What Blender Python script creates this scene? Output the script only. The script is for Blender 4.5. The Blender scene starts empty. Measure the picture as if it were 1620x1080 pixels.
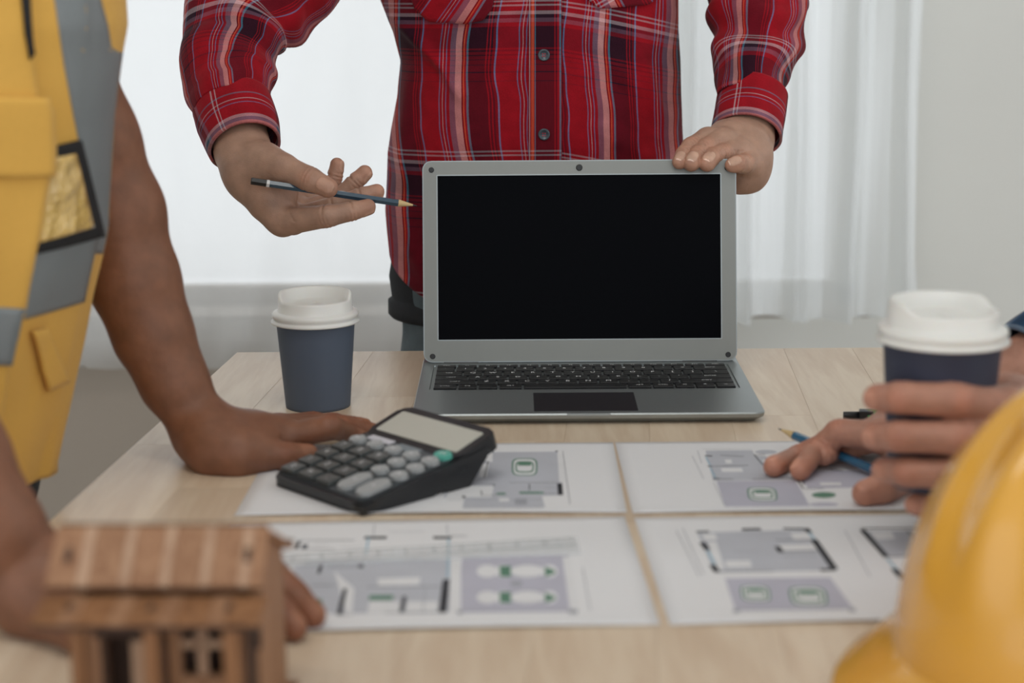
import bpy, bmesh, math, random
import numpy as np
from math import radians, sin, cos, pi, atan2, sqrt, exp
from mathutils import Vector, Matrix, noise
from mathutils.bvhtree import BVHTree
random.seed(7)
scn = bpy.context.scene
COL = scn.collection
# ------------------------------------------------------------ camera, world, light
FPX, PITCH, ROLL, CAMZ, TZ = 2600.0, radians(11.9), radians(-0.4), 1.14, 0.75
F_ = np.array([0, cos(PITCH), -sin(PITCH)]); U0 = np.array([0, sin(PITCH), cos(PITCH)]); R0 = np.array([1.0, 0, 0])
R_ = R0*cos(ROLL)+U0*sin(ROLL); U_ = -R0*sin(ROLL)+U0*cos(ROLL)
CAM = np.array([0, 0, CAMZ])
def ray(x, y): return F_*FPX + R_*(x-810) + U_*(540-y)
def PY(x, y, Y):                       # point of the view ray at world distance Y
    d = ray(x, y); return Vector(CAM + d*(Y/d[1]))
def T(x, y, dz=0.0):                   # point at height dz over the table top
    d = ray(x, y); return Vector(CAM + d*((TZ+dz-CAMZ)/d[2]))
def topx(v):
    q = np.array(v)-CAM; dd = q@F_; return (810+FPX*(q@R_)/dd, 540-FPX*(q@U_)/dd)
cd = bpy.data.cameras.new('camera'); cam = bpy.data.objects.new('camera', cd); COL.objects.link(cam)
M = Matrix.Identity(4)
for i in range(3): M[i][0] = R_[i]; M[i][1] = U_[i]; M[i][2] = -F_[i]; M[i][3] = CAM[i]
cam.matrix_world = M
cd.sensor_width = 36.0; cd.lens = FPX/1620*36; cd.clip_start = 0.05
cd.dof.use_dof = True; cd.dof.focus_distance = 1.72; cd.dof.aperture_fstop = 4.2
scn.camera = cam
scn.view_settings.view_transform = 'Standard'; scn.view_settings.look = 'None'
scn.view_settings.gamma = 1.0; scn.view_settings.use_curve_mapping = False
scn.view_settings.exposure = 0.0
w = bpy.data.worlds.new('sky'); scn.world = w; w.use_nodes = True
bg = w.node_tree.nodes['Background']; bg.inputs[0].default_value = (0.93, 0.97, 1.0, 1); bg.inputs[1].default_value = 1.36
def area(name, loc, tgt, sx, sy, power, col=(1, 1, 1)):
    l = bpy.data.lights.new(name, 'AREA'); l.shape = 'RECTANGLE'; l.size = sx; l.size_y = sy; l.energy = power; l.color = col
    o = bpy.data.objects.new(name, l); COL.objects.link(o); o.location = loc
    o.rotation_euler = (Vector(tgt)-Vector(loc)).to_track_quat('-Z', 'Y').to_euler(); return o
area('side_window_light', (3.4, 1.0, 1.9), (0.2, 1.5, 0.8), 1.6, 1.5, 26, (0.97, 0.98, 1.0))
area('overhead_fill_light', (-0.2, 0.5, 2.62), (0.0, 1.5, 0.75), 1.2, 0.5, 11, (1.0, 0.96, 0.91))  # added soft fill from above, no fixture behind it

# ------------------------------------------------------------ materials
def lin(c):
    c = c/255.0
    return c/12.92 if c <= 0.04045 else ((c+0.055)/1.055)**2.4
def rgb(r, g, b): return (lin(r), lin(g), lin(b), 1)
MATS = {}
def mat(name, col, rough=0.5, metal=0.0, noise_s=None, amt=0.12, bump=0.0, bscale=None, coat=0.0, sheen=0.0, spec=0.5, sss=0.0):
    if name in MATS: return MATS[name]
    m = bpy.data.materials.new(name); m.use_nodes = True; nt = m.node_tree; b = nt.nodes['Principled BSDF']
    b.inputs['Base Color'].default_value = col; b.inputs['Roughness'].default_value = rough
    b.inputs['Metallic'].default_value = metal; b.inputs['Coat Weight'].default_value = coat
    b.inputs['Sheen Weight'].default_value = sheen; b.inputs['Specular IOR Level'].default_value = spec
    if sss: b.inputs['Subsurface Weight'].default_value = sss; b.inputs['Subsurface Radius'].default_value = (0.006, 0.002, 0.001); b.inputs['Subsurface Scale'].default_value = 0.6
    tc = nt.nodes.new('ShaderNodeTexCoord')
    n = nt.nodes.new('ShaderNodeTexNoise'); n.inputs['Scale'].default_value = noise_s or 20; n.inputs['Detail'].default_value = 4
    nt.links.new(tc.outputs['Object'], n.inputs['Vector'])
    mx = nt.nodes.new('ShaderNodeMix'); mx.data_type = 'RGBA'; mx.blend_type = 'MIX'
    mx.inputs[6].default_value = tuple(c*(1-amt) for c in col[:3])+(1,)
    mx.inputs[7].default_value = tuple(min(1, c*(1+amt)) for c in col[:3])+(1,)
    nt.links.new(n.outputs['Fac'], mx.inputs[0]); nt.links.new(mx.outputs[2], b.inputs['Base Color'])
    if bump:
        n2 = nt.nodes.new('ShaderNodeTexNoise'); n2.inputs['Scale'].default_value = bscale or 200; n2.inputs['Detail'].default_value = 3
        nt.links.new(tc.outputs['Object'], n2.inputs['Vector'])
        bp = nt.nodes.new('ShaderNodeBump'); bp.inputs['Strength'].default_value = bump; bp.inputs['Distance'].default_value = 0.002
        nt.links.new(n2.outputs['Fac'], bp.inputs['Height']); nt.links.new(bp.outputs[0], b.inputs['Normal'])
    MATS[name] = m; return m
def ramp(nt, stops, src, interp='CONSTANT'):
    r = nt.nodes.new('ShaderNodeValToRGB'); r.color_ramp.interpolation = interp
    e = r.color_ramp.elements
    while len(e) > 1: e.remove(e[0])
    e[0].position = stops[0][0]; e[0].color = stops[0][1]
    for p, c in stops[1:]:
        q = e.new(p); q.color = c
    nt.links.new(src, r.inputs[0]); return r.outputs[0]
RED = rgb(146, 14, 28); RED2 = rgb(112, 6, 20); MAR = rgb(42, 10, 26); NAV = rgb(26, 24, 40); LAV = rgb(118, 90, 108)
PINK = rgb(204, 146, 144); ORA = rgb(206, 84, 56); TEA = rgb(66, 118, 140); BLU = rgb(92, 120, 160); PAL = rgb(190, 170, 176)
WARP = [(0, LAV), (.07, PINK), (.155, RED2), (.175, ORA), (.195, RED), (.215, TEA), (.245, MAR), (.47, RED), (.485, MAR), (.51, RED), (.525, MAR), (.55, RED2), (.58, BLU), (.60, RED),
        (.85, BLU), (.862, RED), (.895, PAL), (.905, RED), (.94, BLU), (.952, RED), (.995, LAV)]
WEFT = [(0, RED), (.03, PAL), (.04, RED), (.058, PAL), (.068, RED), (.10, PAL), (.125, NAV), (.145, LAV), (.175, RED), (.20, MAR), (.34, RED), (.355, MAR), (.365, RED), (.385, MAR), (.393, RED),
        (.415, NAV), (.421, RED), (.45, NAV), (.456, RED), (.50, NAV), (.506, RED), (.56, NAV), (.566, RED)]
def plaid(name, pu=0.083, pv=0.175, ou=0.0, ov=0.0, warp=WARP, weft=WEFT, wf=0.42):
    m = bpy.data.materials.new(name); m.use_nodes = True; nt = m.node_tree; L = nt.links; b = nt.nodes['Principled BSDF']
    b.inputs['Roughness'].default_value = 0.9; b.inputs['Specular IOR Level'].default_value = 0.15; b.inputs['Sheen Weight'].default_value = 0.08; b.inputs['Sheen Roughness'].default_value = 0.5
    b.inputs['Sheen Tint'].default_value = (1, .6, .6, 1)
    uv = nt.nodes.new('ShaderNodeUVMap'); sp = nt.nodes.new('ShaderNodeSeparateXYZ'); L.new(uv.outputs[0], sp.inputs[0])
    def frac(src, p, o):
        a = nt.nodes.new('ShaderNodeMath'); a.operation = 'MULTIPLY_ADD'; L.new(src, a.inputs[0]); a.inputs[1].default_value = 1/p; a.inputs[2].default_value = o
        f = nt.nodes.new('ShaderNodeMath'); f.operation = 'FRACT'; L.new(a.outputs[0], f.inputs[0]); return f.outputs[0]
    cu = ramp(nt, warp, frac(sp.outputs[0], pu, ou)); cv = ramp(nt, weft, frac(sp.outputs[1], pv, ov))
    mx = nt.nodes.new('ShaderNodeMix'); mx.data_type = 'RGBA'; mx.inputs[0].default_value = wf; L.new(cu, mx.inputs[6]); L.new(cv, mx.inputs[7])
    n = nt.nodes.new('ShaderNodeTexNoise'); n.inputs['Scale'].default_value = 900; n.inputs['Detail'].default_value = 2; L.new(uv.outputs[0], n.inputs['Vector'])
    n2 = nt.nodes.new('ShaderNodeTexNoise'); n2.inputs['Scale'].default_value = 60; n2.inputs['Detail'].default_value = 3; L.new(uv.outputs[0], n2.inputs['Vector'])
    ad = nt.nodes.new('ShaderNodeMath'); ad.operation = 'ADD'; L.new(n.outputs[0], ad.inputs[0]); L.new(n2.outputs[0], ad.inputs[1])
    mp = nt.nodes.new('ShaderNodeMapRange'); mp.inputs[1].default_value = 0.6; mp.inputs[2].default_value = 1.4; mp.inputs[3].default_value = 0.72; mp.inputs[4].default_value = 1.28; L.new(ad.outputs[0], mp.inputs[0])
    vm = nt.nodes.new('ShaderNodeVectorMath'); vm.operation = 'SCALE'; L.new(mx.outputs[2], vm.inputs[0]); L.new(mp.outputs[0], vm.inputs[3]); L.new(vm.outputs[0], b.inputs['Base Color'])
    bp = nt.nodes.new('ShaderNodeBump'); bp.inputs['Strength'].default_value = 0.35; bp.inputs['Distance'].default_value = 0.001; L.new(ad.outputs[0], bp.inputs['Height']); L.new(bp.outputs[0], b.inputs['Normal'])
    MATS[name] = m; return m
def skin_mat(name, col):
    m = bpy.data.materials.new(name); m.use_nodes = True; nt = m.node_tree; L = nt.links; b = nt.nodes['Principled BSDF']
    b.inputs['Roughness'].default_value = 0.5; b.inputs['Specular IOR Level'].default_value = 0.4
    b.inputs['Subsurface Weight'].default_value = 0.12; b.inputs['Subsurface Radius'].default_value = (0.006, 0.002, 0.001); b.inputs['Subsurface Scale'].default_value = 0.5
    at = nt.nodes.new('ShaderNodeAttribute'); at.attribute_name = 'tint'
    tc = nt.nodes.new('ShaderNodeTexCoord'); n = nt.nodes.new('ShaderNodeTexNoise'); n.inputs['Scale'].default_value = 60; n.inputs['Detail'].default_value = 6; L.new(tc.outputs['Object'], n.inputs['Vector'])
    mp = nt.nodes.new('ShaderNodeMapRange'); mp.inputs[1].default_value = 0.25; mp.inputs[2].default_value = 0.75; mp.inputs[3].default_value = 0.82; mp.inputs[4].default_value = 1.18; L.new(n.outputs[0], mp.inputs[0])
    mx = nt.nodes.new('ShaderNodeMix'); mx.data_type = 'RGBA'; mx.blend_type = 'MULTIPLY'; mx.inputs[0].default_value = 1; mx.inputs[6].default_value = col; L.new(at.outputs['Color'], mx.inputs[7])
    vm = nt.nodes.new('ShaderNodeVectorMath'); vm.operation = 'SCALE'; L.new(mx.outputs[2], vm.inputs[0]); L.new(mp.outputs[0], vm.inputs[3]); L.new(vm.outputs[0], b.inputs['Base Color'])
    vo = nt.nodes.new('ShaderNodeTexVoronoi'); vo.inputs['Scale'].default_value = 700; L.new(tc.outputs['Object'], vo.inputs['Vector'])
    n3 = nt.nodes.new('ShaderNodeTexNoise'); n3.inputs['Scale'].default_value = 130; n3.inputs['Detail'].default_value = 6; L.new(tc.outputs['Object'], n3.inputs['Vector'])
    ad = nt.nodes.new('ShaderNodeMath'); ad.operation = 'MULTIPLY_ADD'; L.new(vo.outputs['Distance'], ad.inputs[0]); ad.inputs[1].default_value = 0.25; L.new(n3.outputs[0], ad.inputs[2])
    bp = nt.nodes.new('ShaderNodeBump'); bp.inputs['Strength'].default_value = 0.35; bp.inputs['Distance'].default_value = 0.0015; L.new(ad.outputs[0], bp.inputs['Height']); L.new(bp.outputs[0], b.inputs['Normal'])
    MATS[name] = m; return m
def wood(name, c1, c2, axis='Y', scale=1.0, rough=0.45, spec=0.4):
    m = bpy.data.materials.new(name); m.use_nodes = True; nt = m.node_tree; L = nt.links; b = nt.nodes['Principled BSDF']
    b.inputs['Roughness'].default_value = rough; b.inputs['Specular IOR Level'].default_value = spec
    tc = nt.nodes.new('ShaderNodeTexCoord'); mp = nt.nodes.new('ShaderNodeMapping')
    s = [14*scale]*3; s['XYZ'.index(axis)] = 1.3*scale; mp.inputs['Scale'].default_value = s
    oi = nt.nodes.new('ShaderNodeObjectInfo'); cx = nt.nodes.new('ShaderNodeCombineXYZ'); ml = nt.nodes.new('ShaderNodeMath'); ml.operation = 'MULTIPLY'; ml.inputs[1].default_value = 37.0
    L.new(oi.outputs['Random'], ml.inputs[0]); L.new(ml.outputs[0], cx.inputs[0]); L.new(ml.outputs[0], cx.inputs[1]); L.new(cx.outputs[0], mp.inputs['Location'])
    L.new(tc.outputs['Object'], mp.inputs[0])
    n = nt.nodes.new('ShaderNodeTexNoise'); n.inputs['Scale'].default_value = 2.0; n.inputs['Detail'].default_value = 8; n.inputs['Distortion'].default_value = 1.4; L.new(mp.outputs[0], n.inputs['Vector'])
    n2 = nt.nodes.new('ShaderNodeTexNoise'); n2.inputs['Scale'].default_value = 14; n2.inputs['Detail'].default_value = 3; L.new(mp.outputs[0], n2.inputs['Vector'])
    ad = nt.nodes.new('ShaderNodeMath'); ad.operation = 'MULTIPLY_ADD'; ad.inputs[1].default_value = 0.4; L.new(n2.outputs[0], ad.inputs[0]); L.new(n.outputs[0], ad.inputs[2])
    rc = ramp(nt, [(0.35, c2), (0.65, tuple((a+d)/2 for a, d in zip(c1, c2))), (0.85, c1)], ad.outputs[0], 'LINEAR')
    mr = nt.nodes.new('ShaderNodeMapRange'); mr.inputs[3].default_value = 0.95; mr.inputs[4].default_value = 1.05; L.new(oi.outputs['Random'], mr.inputs[0])
    vm = nt.nodes.new('ShaderNodeVectorMath'); vm.operation = 'SCALE'; L.new(rc, vm.inputs[0]); L.new(mr.outputs[0], vm.inputs[3]); L.new(vm.outputs[0], b.inputs['Base Color'])
    bp = nt.nodes.new('ShaderNodeBump'); bp.inputs['Strength'].default_value = 0.12; bp.inputs['Distance'].default_value = 0.001; L.new(ad.outputs[0], bp.inputs['Height']); L.new(bp.outputs[0], b.inputs['Normal'])
    MATS[name] = m; return m

# ------------------------------------------------------------ builders
def link(name, me, m=None, parent=None, smooth=False):
    o = bpy.data.objects.new(name, me); COL.objects.link(o)
    if m is not None:
        for q in (m if isinstance(m, (list, tuple)) else [m]): me.materials.append(q)
    if smooth: me.polygons.foreach_set('use_smooth', [True]*len(me.polygons))
    if parent is not None: o.parent = parent
    return o
def fromdata(name, v, f, m=None, parent=None, smooth=False, uv=None):
    me = bpy.data.meshes.new(name); me.from_pydata([tuple(q) for q in v], [], f); me.update()
    if uv is not None:
        ul = me.uv_layers.new(name='UVMap'); vi = np.zeros(len(me.loops), dtype=np.int32); me.loops.foreach_get('vertex_index', vi)
        if callable(uv): uv(me, ul)
        else: ul.data.foreach_set('uv', np.array(uv, dtype=np.float32)[vi].ravel())
    return link(name, me, m, parent, smooth)
def frombm(name, bm, m=None, parent=None, smooth=False):
    me = bpy.data.meshes.new(name); bm.normal_update(); bm.to_mesh(me); bm.free(); return link(name, me, m, parent, smooth)
def tag(o, label=None, cat=None, group=None, kind=None):
    if label: o['label'] = label
    if cat: o['category'] = cat
    if group: o['group'] = group
    if kind: o['kind'] = kind
    return o
def empty(name, loc, rz=0.0, label=None, cat=None, group=None):
    o = bpy.data.objects.new(name, None); COL.objects.link(o); o.location = loc; o.rotation_euler = (0, 0, rz); o.empty_display_size = 0.05
    bpy.context.view_layer.update(); return tag(o, label, cat, group)
def bm_box(bm, lo, hi, bev=0.0, seg=2, mtx=None):
    r = bmesh.ops.create_cube(bm, size=1.0); vs = r['verts']
    for v in vs:
        v.co = Vector([lo[i]+(v.co[i]+0.5)*(hi[i]-lo[i]) for i in range(3)])
    if bev:
        es = list({e for v in vs for e in v.link_edges})
        q = bmesh.ops.bevel(bm, geom=es, offset=bev, segments=seg, affect='EDGES', profile=0.6)
        vs = list({v for v in q['verts']} | {v for f in q['faces'] for v in f.verts})
    if mtx is not None:
        for v in vs: v.co = mtx @ v.co
    return vs
def box(name, lo, hi, m, parent=None, bev=0.0, seg=2, smooth=False, kind=None):
    bm = bmesh.new(); bm_box(bm, lo, hi, bev, seg); o = frombm(name, bm, m, parent, smooth)
    if kind: o['kind'] = kind
    return o
def bm_lathe(bm, prof, n=48, mtx=None, cap=True):
    rings = []
    for r, z in prof:
        rg = []
        for k in range(n):
            a = 2*pi*k/n; c = Vector((r*cos(a), r*sin(a), z)); rg.append(bm.verts.new(mtx @ c if mtx is not None else c))
        rings.append(rg)
    for a, b in zip(rings, rings[1:]):
        for k in range(n): bm.faces.new((a[k], a[(k+1) % n], b[(k+1) % n], b[k]))
    if cap:
        if prof[0][0] > 1e-6: bm.faces.new(rings[0][::-1])
        if prof[-1][0] > 1e-6: bm.faces.new(rings[-1])
    return rings
def rod_mtx(a, b):
    a, b = Vector(a), Vector(b); return Matrix.Translation(a) @ (b-a).to_track_quat('Z', 'Y').to_matrix().to_4x4()
def rprism(pts, z0, z1, bm, bev=0.0, mtx=None):
    a = [bm.verts.new((p[0], p[1], z0)) for p in pts]; b = [bm.verts.new((p[0], p[1], z1)) for p in pts]
    n = len(pts); fb = bm.faces.new(a[::-1]); ft = bm.faces.new(b); fs = [bm.faces.new((a[i], a[(i+1) % n], b[(i+1) % n], b[i])) for i in range(n)]
    vs = a+b
    if bev:
        q = bmesh.ops.bevel(bm, geom=[e for e in ft.edges], offset=bev, segments=2, affect='EDGES'); vs = list({v for f in q['faces'] for v in f.verts} | {v for v in vs if v.is_valid})
    if mtx is not None:
        for v in vs: v.co = mtx @ v.co
def rrect(x0, y0, x1, y1, r, n=5):
    out = []
    for cx, cy, a0 in ((x1-r, y0+r, -pi/2), (x1-r, y1-r, 0), (x0+r, y1-r, pi/2), (x0+r, y0+r, pi)):
        for k in range(n+1):
            a = a0+pi/2*k/n; out.append((cx+r*cos(a), cy+r*sin(a)))
    return out
def catmull(pts, n):
    P = [np.array(p, float) for p in pts]; P = [2*P[0]-P[1]]+P+[2*P[-1]-P[-2]]; out = []; m = len(P)-3
    for k in range(n):
        t = k/(n-1)*m; i = min(int(t), m-1); t -= i; a, b, c, d = P[i:i+4]
        out.append(0.5*((2*b)+(c-a)*t+(2*a-5*b+4*c-d)*t*t+(3*b-3*c+d-a)*t**3))
    return out
def interp(tab, y):
    return float(np.interp(y, [a for a, _ in tab], [b for _, b in tab]))
def text_mesh(s, size):
    c = bpy.data.curves.new('t', 'FONT'); c.body = s; c.size = size; c.align_x = 'CENTER'; c.align_y = 'CENTER'; c.resolution_u = 2
    o = bpy.data.objects.new('t', c); COL.objects.link(o); bpy.context.view_layer.update()
    me = bpy.data.meshes.new_from_object(o.evaluated_get(bpy.context.evaluated_depsgraph_get())); bpy.data.objects.remove(o); bpy.data.curves.remove(c); return me
def raycaster(o):
    bpy.context.view_layer.update(); me = o.data; mw = o.matrix_world
    return BVHTree.FromPolygons([mw @ v.co for v in me.vertices], [tuple(p.vertices) for p in me.polygons])
def patch(name, bvh, pxf, nu, nv, m, parent, off=0.0015, thick=0.0015, uvf=None, dflt=None):
    """cloth piece sewn on a surface: follows it at a small distance"""
    v = []; uvs = []
    for j in range(nv+1):
        for i in range(nu+1):
            x, y = pxf(i/nu, j/nv); d = Vector(ray(x, y)).normalized()
            loc, nor, idx, dist = bvh.ray_cast(Vector(CAM), d)
            if loc is None: loc = Vector(v[-1])-Vector((0, 0, 0)) if v else PY(x, y, dflt); nor = -d
            if nor.dot(d) > 0: nor = -nor
            v.append(loc+nor*off); uvs.append(uvf(i/nu, j/nv, loc) if uvf else (i/nu, j/nv))
    f = [(j*(nu+1)+i, (j+1)*(nu+1)+i, (j+1)*(nu+1)+i+1, j*(nu+1)+i+1) for j in range(nv) for i in range(nu)]
    inv = parent.matrix_world.inverted()
    o = fromdata(name, [inv @ q for q in v], f, m, parent, True, uvs)
    s = o.modifiers.new('thickness', 'SOLIDIFY'); s.thickness = thick; s.offset = 0
    return o
# -------- distance-field bodies: one continuous surface grown round bones
class Body:
    def __init__(s): s.g = {}; s.k = {}; s.feat = []; s.nails = []; s.tint = []; s.nailtip = (1.5, 1.55, 1.6); s.nailcol = (1.32, 1.28, 1.28)
    def bone(s, g, pts, rad, k=0.005, flat=None):
        s.k.setdefault(g, k)
        for (a, b, ra, rb) in zip(pts, pts[1:], rad, rad[1:]): s.g.setdefault(g, []).append((np.array(a, float), np.array(b, float), ra, rb, flat))
    @staticmethod
    def d1(p, q):
        a, b, ra, rb, fl = q; ab = b-a; L = max(ab@ab, 1e-12); w = p-a; t = np.clip((w@ab)/L, 0, 1)
        r = w-t[:, None]*ab
        if fl is not None:                 # flattened section: stretch the metric along one direction
            n, f = fl; c = r@n; r = r+np.outer(c*(f-1), n)
        return np.sqrt((r*r).sum(1))-(ra+t*(rb-ra))
    @staticmethod
    def nmask(w, ax, up, sd, r):
        a = w@ax/r; b = np.abs(w@sd)/r; u = w@up/r; sp = lambda x: np.clip(x*5, 0, 1)
        e = ((np.abs(a+.15))/.85)**3+(b/.66)**3
        return sp(1.1-e)*sp(u-.3)*sp(1.5-np.sqrt(b*b+u*u))
    def ev(s, p, prims, kf=0.006):
        base = None; fing = None
        for g, lst in prims.items():
            d = None; k = s.k[g]
            for q in lst:
                e = s.d1(p, q)
                if d is None: d = e
                else:
                    h = np.maximum(k-np.abs(d-e), 0)/k; d = np.minimum(d, e)-h*h*k*0.25
            if g == 0: base = d
            else: fing = d if fing is None else np.minimum(fing, d)
        if base is None: d = fing
        elif fing is None: d = base
        else:
            h = np.maximum(kf-np.abs(base-fing), 0)/kf; d = np.minimum(base, fing)-h*h*kf*0.25
        for (c, ax, up, amp, wd, rad) in s.feat:
            w = p-c
            near = (np.abs(w).max(1) < rad)
            if near.any():
                ww = w[near]; t = ww@ax; u = ww@up
                d[near] += amp*np.exp(-(t/wd)**2)*np.clip(u/0.006+0.3, 0, 1)
        for (c, ax, up, sd, r) in s.nails:
            w = p-c; near = (np.abs(w).max(1) < 0.016)
            if near.any(): d[near] -= 0.0007*s.nmask(w[near], ax, up, sd, r)
        return d
    def mesh(s, name, vox, m, parent):
        allp = [(g, q) for g, l in s.g.items() for q in l]
        lo = np.min([np.minimum(q[0]-q[2], q[1]-q[3]) for _, q in allp], axis=0)-0.012; hi = np.max([np.maximum(q[0]+q[2], q[1]+q[3]) for _, q in allp], axis=0)+0.012
        B = 12; nb = np.ceil((hi-lo)/(vox*B)).astype(int); N = nb*B
        D = np.ones(tuple(N+1), np.float32)
        half = vox*B*0.5; diag = half*sqrt(3)+0.010
        ii = np.stack(np.meshgrid(*[np.arange(n) for n in nb], indexing='ij'), -1).reshape(-1, 3); cen = lo+(ii+0.5)*B*vox
        ds = np.stack([s.d1(cen, q) for _, q in allp], 1); dm = ds.min(1)
        loc = np.stack(np.meshgrid(*[np.arange(B)]*3, indexing='ij'), -1).reshape(-1, 3)
        inside = dm < -diag
        for b in np.nonzero(inside)[0]:
            i = ii[b]*B; D[i[0]:i[0]+B, i[1]:i[1]+B, i[2]:i[2]+B] = -1
        for b in np.nonzero(np.abs(dm) <= diag)[0]:
            pr = {}
            for j in np.nonzero(ds[b] < dm[b]+2*half*sqrt(3)+0.014)[0]: pr.setdefault(allp[j][0], []).append(allp[j][1])
            i = ii[b]*B; d = s.ev(lo+(loc+i)*vox, pr); D[i[0]:i[0]+B, i[1]:i[1]+B, i[2]:i[2]+B] = d.reshape(B, B, B)
        S = D < 0; nx, ny, nz = N
        c = np.zeros((nx, ny, nz), np.uint8)
        for a in (0, 1):
            for e in (0, 1):
                for f in (0, 1): c += S[a:a+nx, e:e+ny, f:f+nz]
        act = np.argwhere((c > 0) & (c < 8)); idx = -np.ones((nx, ny, nz), np.int64); idx[tuple(act.T)] = np.arange(len(act))
        acc = np.zeros((len(act), 3)); cnt = np.zeros(len(act)); cor = [(a, e, f) for a in (0, 1) for e in (0, 1) for f in (0, 1)]
        for p in cor:
            for ax in range(3):
                if p[ax]: continue
                q = list(p); q[ax] = 1
                d0 = D[tuple((act+p).T)]; d1 = D[tuple((act+q).T)]; cr = (d0 < 0) != (d1 < 0); t = np.where(cr, d0/np.where(cr, d0-d1, 1), 0)
                o = np.tile(np.array(p, float), (len(act), 1)); o[:, ax] = t; acc[cr] += o[cr]; cnt[cr] += 1
        V = lo+(act+acc/cnt[:, None])*vox
        Fs = []
        for ax in range(3):
            sl = [slice(1, n) for n in N]; sl[ax] = slice(0, N[ax]); sh = list(sl); sh[ax] = slice(1, N[ax]+1)
            a = S[tuple(sl)]; b = S[tuple(sh)]; e = np.argwhere(a != b); flip = a[tuple(e.T)]
            off = np.array([1, 1, 1]); off[ax] = 0; e = e+off; u, w = [(1, 2), (2, 0), (0, 1)][ax]
            def I(du, dw):
                q = e.copy(); q[:, u] -= du; q[:, w] -= dw; return idx[tuple(q.T)]
            qd = np.stack([I(1, 1), I(0, 1), I(0, 0), I(1, 0)], 1); qd[~flip] = qd[~flip][:, ::-1]; Fs.append(qd)
        Fq = np.concatenate(Fs); Fq = Fq[(Fq >= 0).all(1)]
        # light smoothing
        for it in range(1):
            sm = np.zeros_like(V); cn = np.zeros(len(V))
            for k in range(4):
                np.add.at(sm, Fq[:, k], V[Fq[:, (k+1) % 4]]); np.add.at(cn, Fq[:, k], 1)
            V = 0.5*V+0.5*sm/np.maximum(cn, 1)[:, None]
        tn = np.ones((len(V), 4), np.float32)
        for (cc, r, col) in s.tint:
            w = np.exp(-((V-cc)**2).sum(1)/r**2)[:, None]; tn[:, :3] = tn[:, :3]*(1-w)+np.array(col)*w
        for (cc, ax, up, sd, r) in s.nails:
            w = V-cc; near = np.abs(w).max(1) < .02; mk = np.zeros(len(V)); mk[near] = s.nmask(w[near], ax, up, sd, r); mk = mk[:, None]
            col = np.where((w@ax > r*.62)[:, None], np.array(s.nailtip), np.array(s.nailcol)); tn[:, :3] = tn[:, :3]*(1-mk)+col*mk
        me = bpy.data.meshes.new(name); me.from_pydata(V.tolist(), [], Fq.tolist()); me.update()
        at = me.color_attributes.new('tint', 'FLOAT_COLOR', 'POINT'); at.data.foreach_set('color', tn.ravel())
        o = link(name, me, m, None, True); o.parent = parent; o.matrix_parent_inverse = parent.matrix_world.inverted(); return o
def nrm(v): v = np.array(v, float); return v/np.linalg.norm(v)
def finger(B, g, pts, rad, up, nail=True, crease=True):
    """pts: knuckle, two joints, tip; up: direction of the back of the finger"""
    p = [np.array(q, float) for q in pts]; B.bone(g, p, rad, 0.004)
    for i in range(1, len(p)-1):
        ax = nrm(p[i+1]-p[i-1]); u = nrm(np.array(up)-ax*(np.array(up)@ax)); n = len(p)-2
        if crease:
            for dt, am in ((-0.0036, .0007), (0.0, .0012), (0.0036, .0008)): B.feat.append((p[i]+ax*dt, ax, u, am, 0.0010, 0.014))
            B.feat.append((p[i], ax, -u, 0.0016, 0.0012, 0.014))
        B.tint.append((p[i]+u*rad[i]*0.8, 0.008, (1.08, 0.93, 0.88)))
    B.tint.append((p[-1], 0.012, (1.18, 1.0, 0.95)))
    if nail:
        ax = nrm(p[-1]-p[-2]); u = nrm(np.array(up)-ax*(np.array(up)@ax)); sd = np.cross(ax, u); r = rad[-1]
        B.nails.append((p[-1], ax, u, sd, r))
def grp(*pts): return [np.array(p) for p in pts]
# ------------------------------------------------------------ materials used
WALLM = mat('painted_wall', rgb(230, 230, 225), 0.85, noise_s=3, amt=0.03, bump=0.05, bscale=60)
WHITE = mat('white_paint', rgb(225, 226, 224), 0.5, noise_s=5, amt=0.02)
BLACKP = mat('black_plastic', rgb(20, 20, 22), 0.38, noise_s=80, amt=0.1)
SILV = mat('brushed_silver', rgb(158, 164, 165), 0.38, metal=0.75, noise_s=30, amt=0.03)
SILVB = mat('silver_bezel', rgb(138, 140, 136), 0.45, metal=0.35, noise_s=30, amt=0.03)
# ------------------------------------------------------------ room
box('floor', (-4, -1.5, -0.05), (4, 3.2, 0), mat('floor_tile', rgb(168, 160, 150), 0.4, noise_s=2, amt=0.05), kind='structure')
box('ceiling', (-4, -1.5, 2.7), (4, 3.2, 2.75), WHITE, kind='structure')
sill = PY(450, 453, 3.12).z-0.045; wx0 = -2.3; wx1 = PY(1385, 300, 3.0).x; wz1 = 2.35
bm = bmesh.new()
for lo, hi in (((-4, 3.0, 0), (4, 3.2, sill)), ((-4, 3.0, sill), (wx0, 3.2, wz1)), ((wx1, 3.0, sill), (4, 3.2, wz1)), ((-4, 3.0, wz1), (4, 3.2, 2.7))): bm_box(bm, lo, hi)
tag(frombm('wall_back', bm, WALLM), kind='structure')
box('shade_panel_1', (-3.9, 2.988, 0.09), (PY(1010, 300, 3.0).x, 3.0, sill), mat('taupe_shade_tone', rgb(168, 157, 145), 0.85, noise_s=3, amt=.04), bev=0.001, kind='structure')  # added panel: the wall's shade below the window put into its taupe
box('wall_left', (-4.1, -1.5, 0), (-4, 3.2, 2.7), WALLM, kind='structure')
box('wall_right', (4, -1.5, 0), (4.1, 3.2, 2.7), WALLM, kind='structure')
box('baseboard_back', (-4, 2.985, 0), (4, 3.0, 0.09), WHITE, bev=0.003, kind='structure')
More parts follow.
